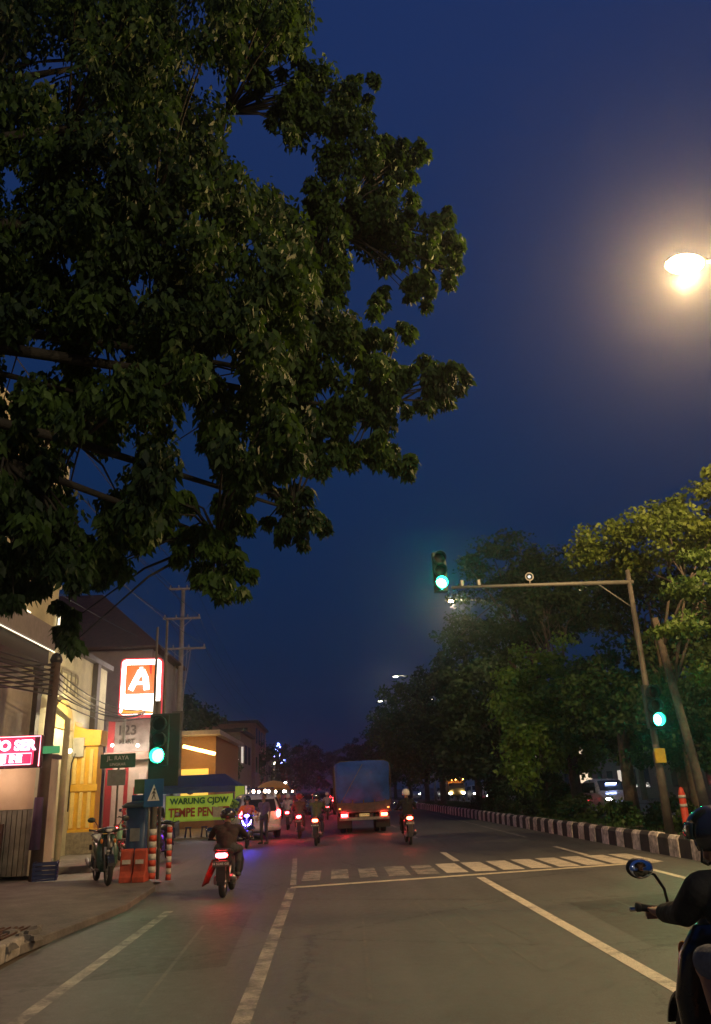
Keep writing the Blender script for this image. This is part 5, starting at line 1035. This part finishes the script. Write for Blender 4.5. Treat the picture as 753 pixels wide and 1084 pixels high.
# hedge bushes on the median
rnd = random.Random(12)
for k in range(16):
    y = 18.8+k*1.9+rnd.uniform(-.4, .4); x = 8.6+rnd.uniform(-.3, .9); r_ = rnd.uniform(.45, .8); h_ = rnd.uniform(.35, .7)
    cs = []; rs = []
    for _ in range(14): d = Vector((rnd.gauss(0, 1), rnd.gauss(0, 1), abs(rnd.gauss(0, 1)))).normalized(); cs.append((d.x*r_*.8, d.y*r_*.8, .1+d.z*h_)); rs.append((.22, .22, .18))
    o = thing('shrub', 'low leafy shrub behind the striped kerb, number %d counted from the camera' % (k+1), 'shrub', (x, y, .34), group='shrubs on the median')
    mesh_quads('foliage', leaf_cloud(cs, rs, 55, .12, .045, .0, 100+k), [LEAF, LEAF_N, LEAF_D][k % 3], o)
    mb = MB()
    for j in range(5): a = rnd.random()*6.28; mb.tube([(0, 0, -.02), (math.cos(a)*r_*.5, math.sin(a)*r_*.5, h_*.8)], [.02, .008], 5)
    mb.build('stem', BARK, o)
g_c = [(7.85+3.2*rnd.random(), 17+60*rnd.random()**1.3, .36) for _ in range(1500)]
gr_ = mesh_quads('grass', leaf_cloud(g_c, [(.18, .18, .03)]*1500, 14, .10, .012, -.8, 5), LEAF); gr_['kind'] = 'stuff'
red = thing('banner', 'small red banner hanging among the median tree crowns', 'banner', at(620, 748, 30.0)); MB().box(-.35, .35, 0, .01, -.18, .18).build('cloth', mat('banner_red', (.5, .06, .03), .6, emit=(1, .1, .04), estr=.12), red)

# ------------------------------------------------------------------ the big overhanging tree, top left
rnd = random.Random(31)
GAPS = [(55, 72, 20), (215, 82, 17), (262, 98, 22), (268, 152, 26), (310, 185, 26), (205, 20, 9), (20, 385, 16), (50, 375, 14), (112, 375, 14), (92, 502, 26), (135, 470, 12), (215, 545, 30), (205, 500, 20), (350, 150, 20), (15, 190, 12), (365, 205, 16), (390, 275, 10), (200, 450, 10), (280, 60, 14), (340, 205, 12), (150, 300, 10), (95, 560, 16), (245, 395, 9), (425, 365, 18), (400, 300, 22)]
EDGE = [(310, 115, 26, 9), (350, 140, 26, 9.3), (385, 155, 26, 9.6), (360, 120, 22, 9.4), (415, 175, 22, 9.8), (300, 95, 22, 8.8), (340, 212, 22, 9), (380, 218, 24, 9.3), (430, 228, 22, 9.6), (465, 240, 20, 9.8), (484, 272, 13, 9.9), (470, 300, 15, 9.8), (445, 312, 12, 9.7), (330, 300, 28, 8.8), (370, 300, 22, 9), (398, 318, 14, 9.1), (398, 352, 16, 8.8), (380, 345, 22, 8.7), (442, 396, 18, 9), (395, 395, 22, 8.7), (300, 55, 16, 8.6), (325, 78, 16, 9), (270, 25, 22, 8.4),
        (300, 20, 34, 8.2), (265, 50, 26, 8.6), (285, 75, 22, 8.4), (345, 105, 30, 9.4), (385, 95, 18, 9.6), (372, 115, 22, 9.6), (330, 130, 26, 9.2), (400, 165, 26, 9.8), (435, 160, 20, 9.9), (428, 180, 18, 10), (400, 200, 20, 9.8), (300, 120, 24, 8.9), (370, 170, 24, 9.5),
        (330, 235, 30, 9), (370, 240, 30, 9.2), (410, 235, 28, 9.4), (450, 240, 26, 9.7), (475, 262, 18, 9.9), (455, 290, 20, 9.8), (420, 268, 22, 9.6), (440, 300, 16, 9.7), (390, 245, 30, 9.3), (350, 270, 30, 9),
        (320, 330, 34, 8.2), (345, 360, 32, 8.4), (370, 400, 34, 8.6), (410, 400, 22, 8.8), (420, 355, 16, 8.9), (405, 425, 26, 8.8), (440, 412, 22, 9), (465, 405, 20, 9.1), (485, 398, 15, 9.2), (475, 392, 14, 9.2), (450, 430, 14, 9), (380, 450, 30, 8.6), (345, 440, 34, 8.4), (400, 480, 20, 8.8), (425, 485, 16, 9), (380, 487, 14, 8.8), (350, 480, 20, 8.4), (310, 400, 34, 8.2),
        (305, 520, 14, 8.0), (300, 545, 18, 8.0), (325, 540, 18, 8.1), (312, 560, 16, 8), (335, 550, 12, 8.1), (295, 515, 9, 8.0),
        (240, 565, 26, 7.5), (215, 585, 26, 7.4), (245, 605, 22, 7.5), (250, 540, 22, 7.6), (228, 612, 16, 7.4), (195, 570, 16, 7.3), (255, 520, 18, 7.6), (120, 570, 28, 7), (85, 585, 26, 6.9), (50, 575, 28, 6.8), (15, 590, 26, 6.6), (5, 625, 16, 6.6), (150, 545, 24, 7.1), (180, 530, 20, 7.2), (110, 600, 14, 7), (35, 600, 22, 6.7), (75, 665, 16, 7.6), (70, 640, 10, 7.5)]
cs, rs = [], []
sc_ = lambda p, r: r*(Vector(p)-Vector((0, 0, CAMH))).length/830*.93
for px, py, r_, Y in EDGE:
    n = max(3, int(r_/4))
    for _ in range(int(n*1.6)):
        a = rnd.random()*6.28; q = rnd.random()**.5*1.05; p = at(px+math.cos(a)*r_*q, py+math.sin(a)*r_*q, Y+rnd.uniform(-.5, .5)); s = sc_(p, r_*rnd.choice((.18, .25, .42))); cs.append(p); rs.append((s*1.15, s*1.5, s*1.2))
for _ in range(1350):
    px = rnd.uniform(-60, 345); py = rnd.uniform(-60, 560)
    lim = 345 if py > 215 else (328 if py < 60 else 305)
    if px > lim-20 or (py > 500 and px > 190): continue
    if any((px-a)**2+(py-b)**2 < (g_*.95+13)**2 for a, b, g_ in GAPS): continue
    Y = rnd.uniform(6.0, 10.5); p = at(px, py, Y); s = sc_(p, rnd.uniform(13, 24)); cs.append(p); rs.append((s, s*1.4, s))
bt_ = thing('broadleaf_tree', 'huge dark broadleaf tree overhanging the road from the top left', 'tree', (-7.4, 4.5, .1))
off = Vector((-7.4, 4.5, .1)); cs = [tuple(Vector(c)-off) for c in cs]
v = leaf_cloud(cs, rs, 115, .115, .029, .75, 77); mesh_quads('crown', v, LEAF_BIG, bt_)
mb = MB(); mb.tube([(0, 0, -.2), (0, 0, .3), (.1, .1, 2.5), (.3, .2, 4.6)], [.55, .40, .34, .30], 16)
hub = Vector((.3, .2, 4.6)); rnd = random.Random(4)
mains = [(320, 400, 8.6), (350, 240, 9.2), (240, 120, 8.8), (150, 60, 8.2), (100, 420, 7.4), (230, 570, 7.5), (60, 250, 7.6), (400, 440, 8.8), (310, 540, 8.05)]
tips = []
for px, py, Y in mains:
    e = at(px, py, Y)-off; m1 = hub.lerp(e, .35)+Vector((0, 0, .6)); m2 = hub.lerp(e, .7)+Vector((0, 0, .35)); mb.tube([hub, m1, m2, e], [.13, .08, .045, .015], 8); tips += [m1, m2, e]
for c in rnd.sample(cs, 420):
    c = Vector(c); t = min(tips, key=lambda q: (q-c).length); mb.tube([t, (t+c)/2+Vector((0, 0, .12)), c], [.022, .012, .005], 5)
mb.build('trunk', mat('bark_dark', (.035, .03, .022), .9, var=.4, bump=.5), bt_)
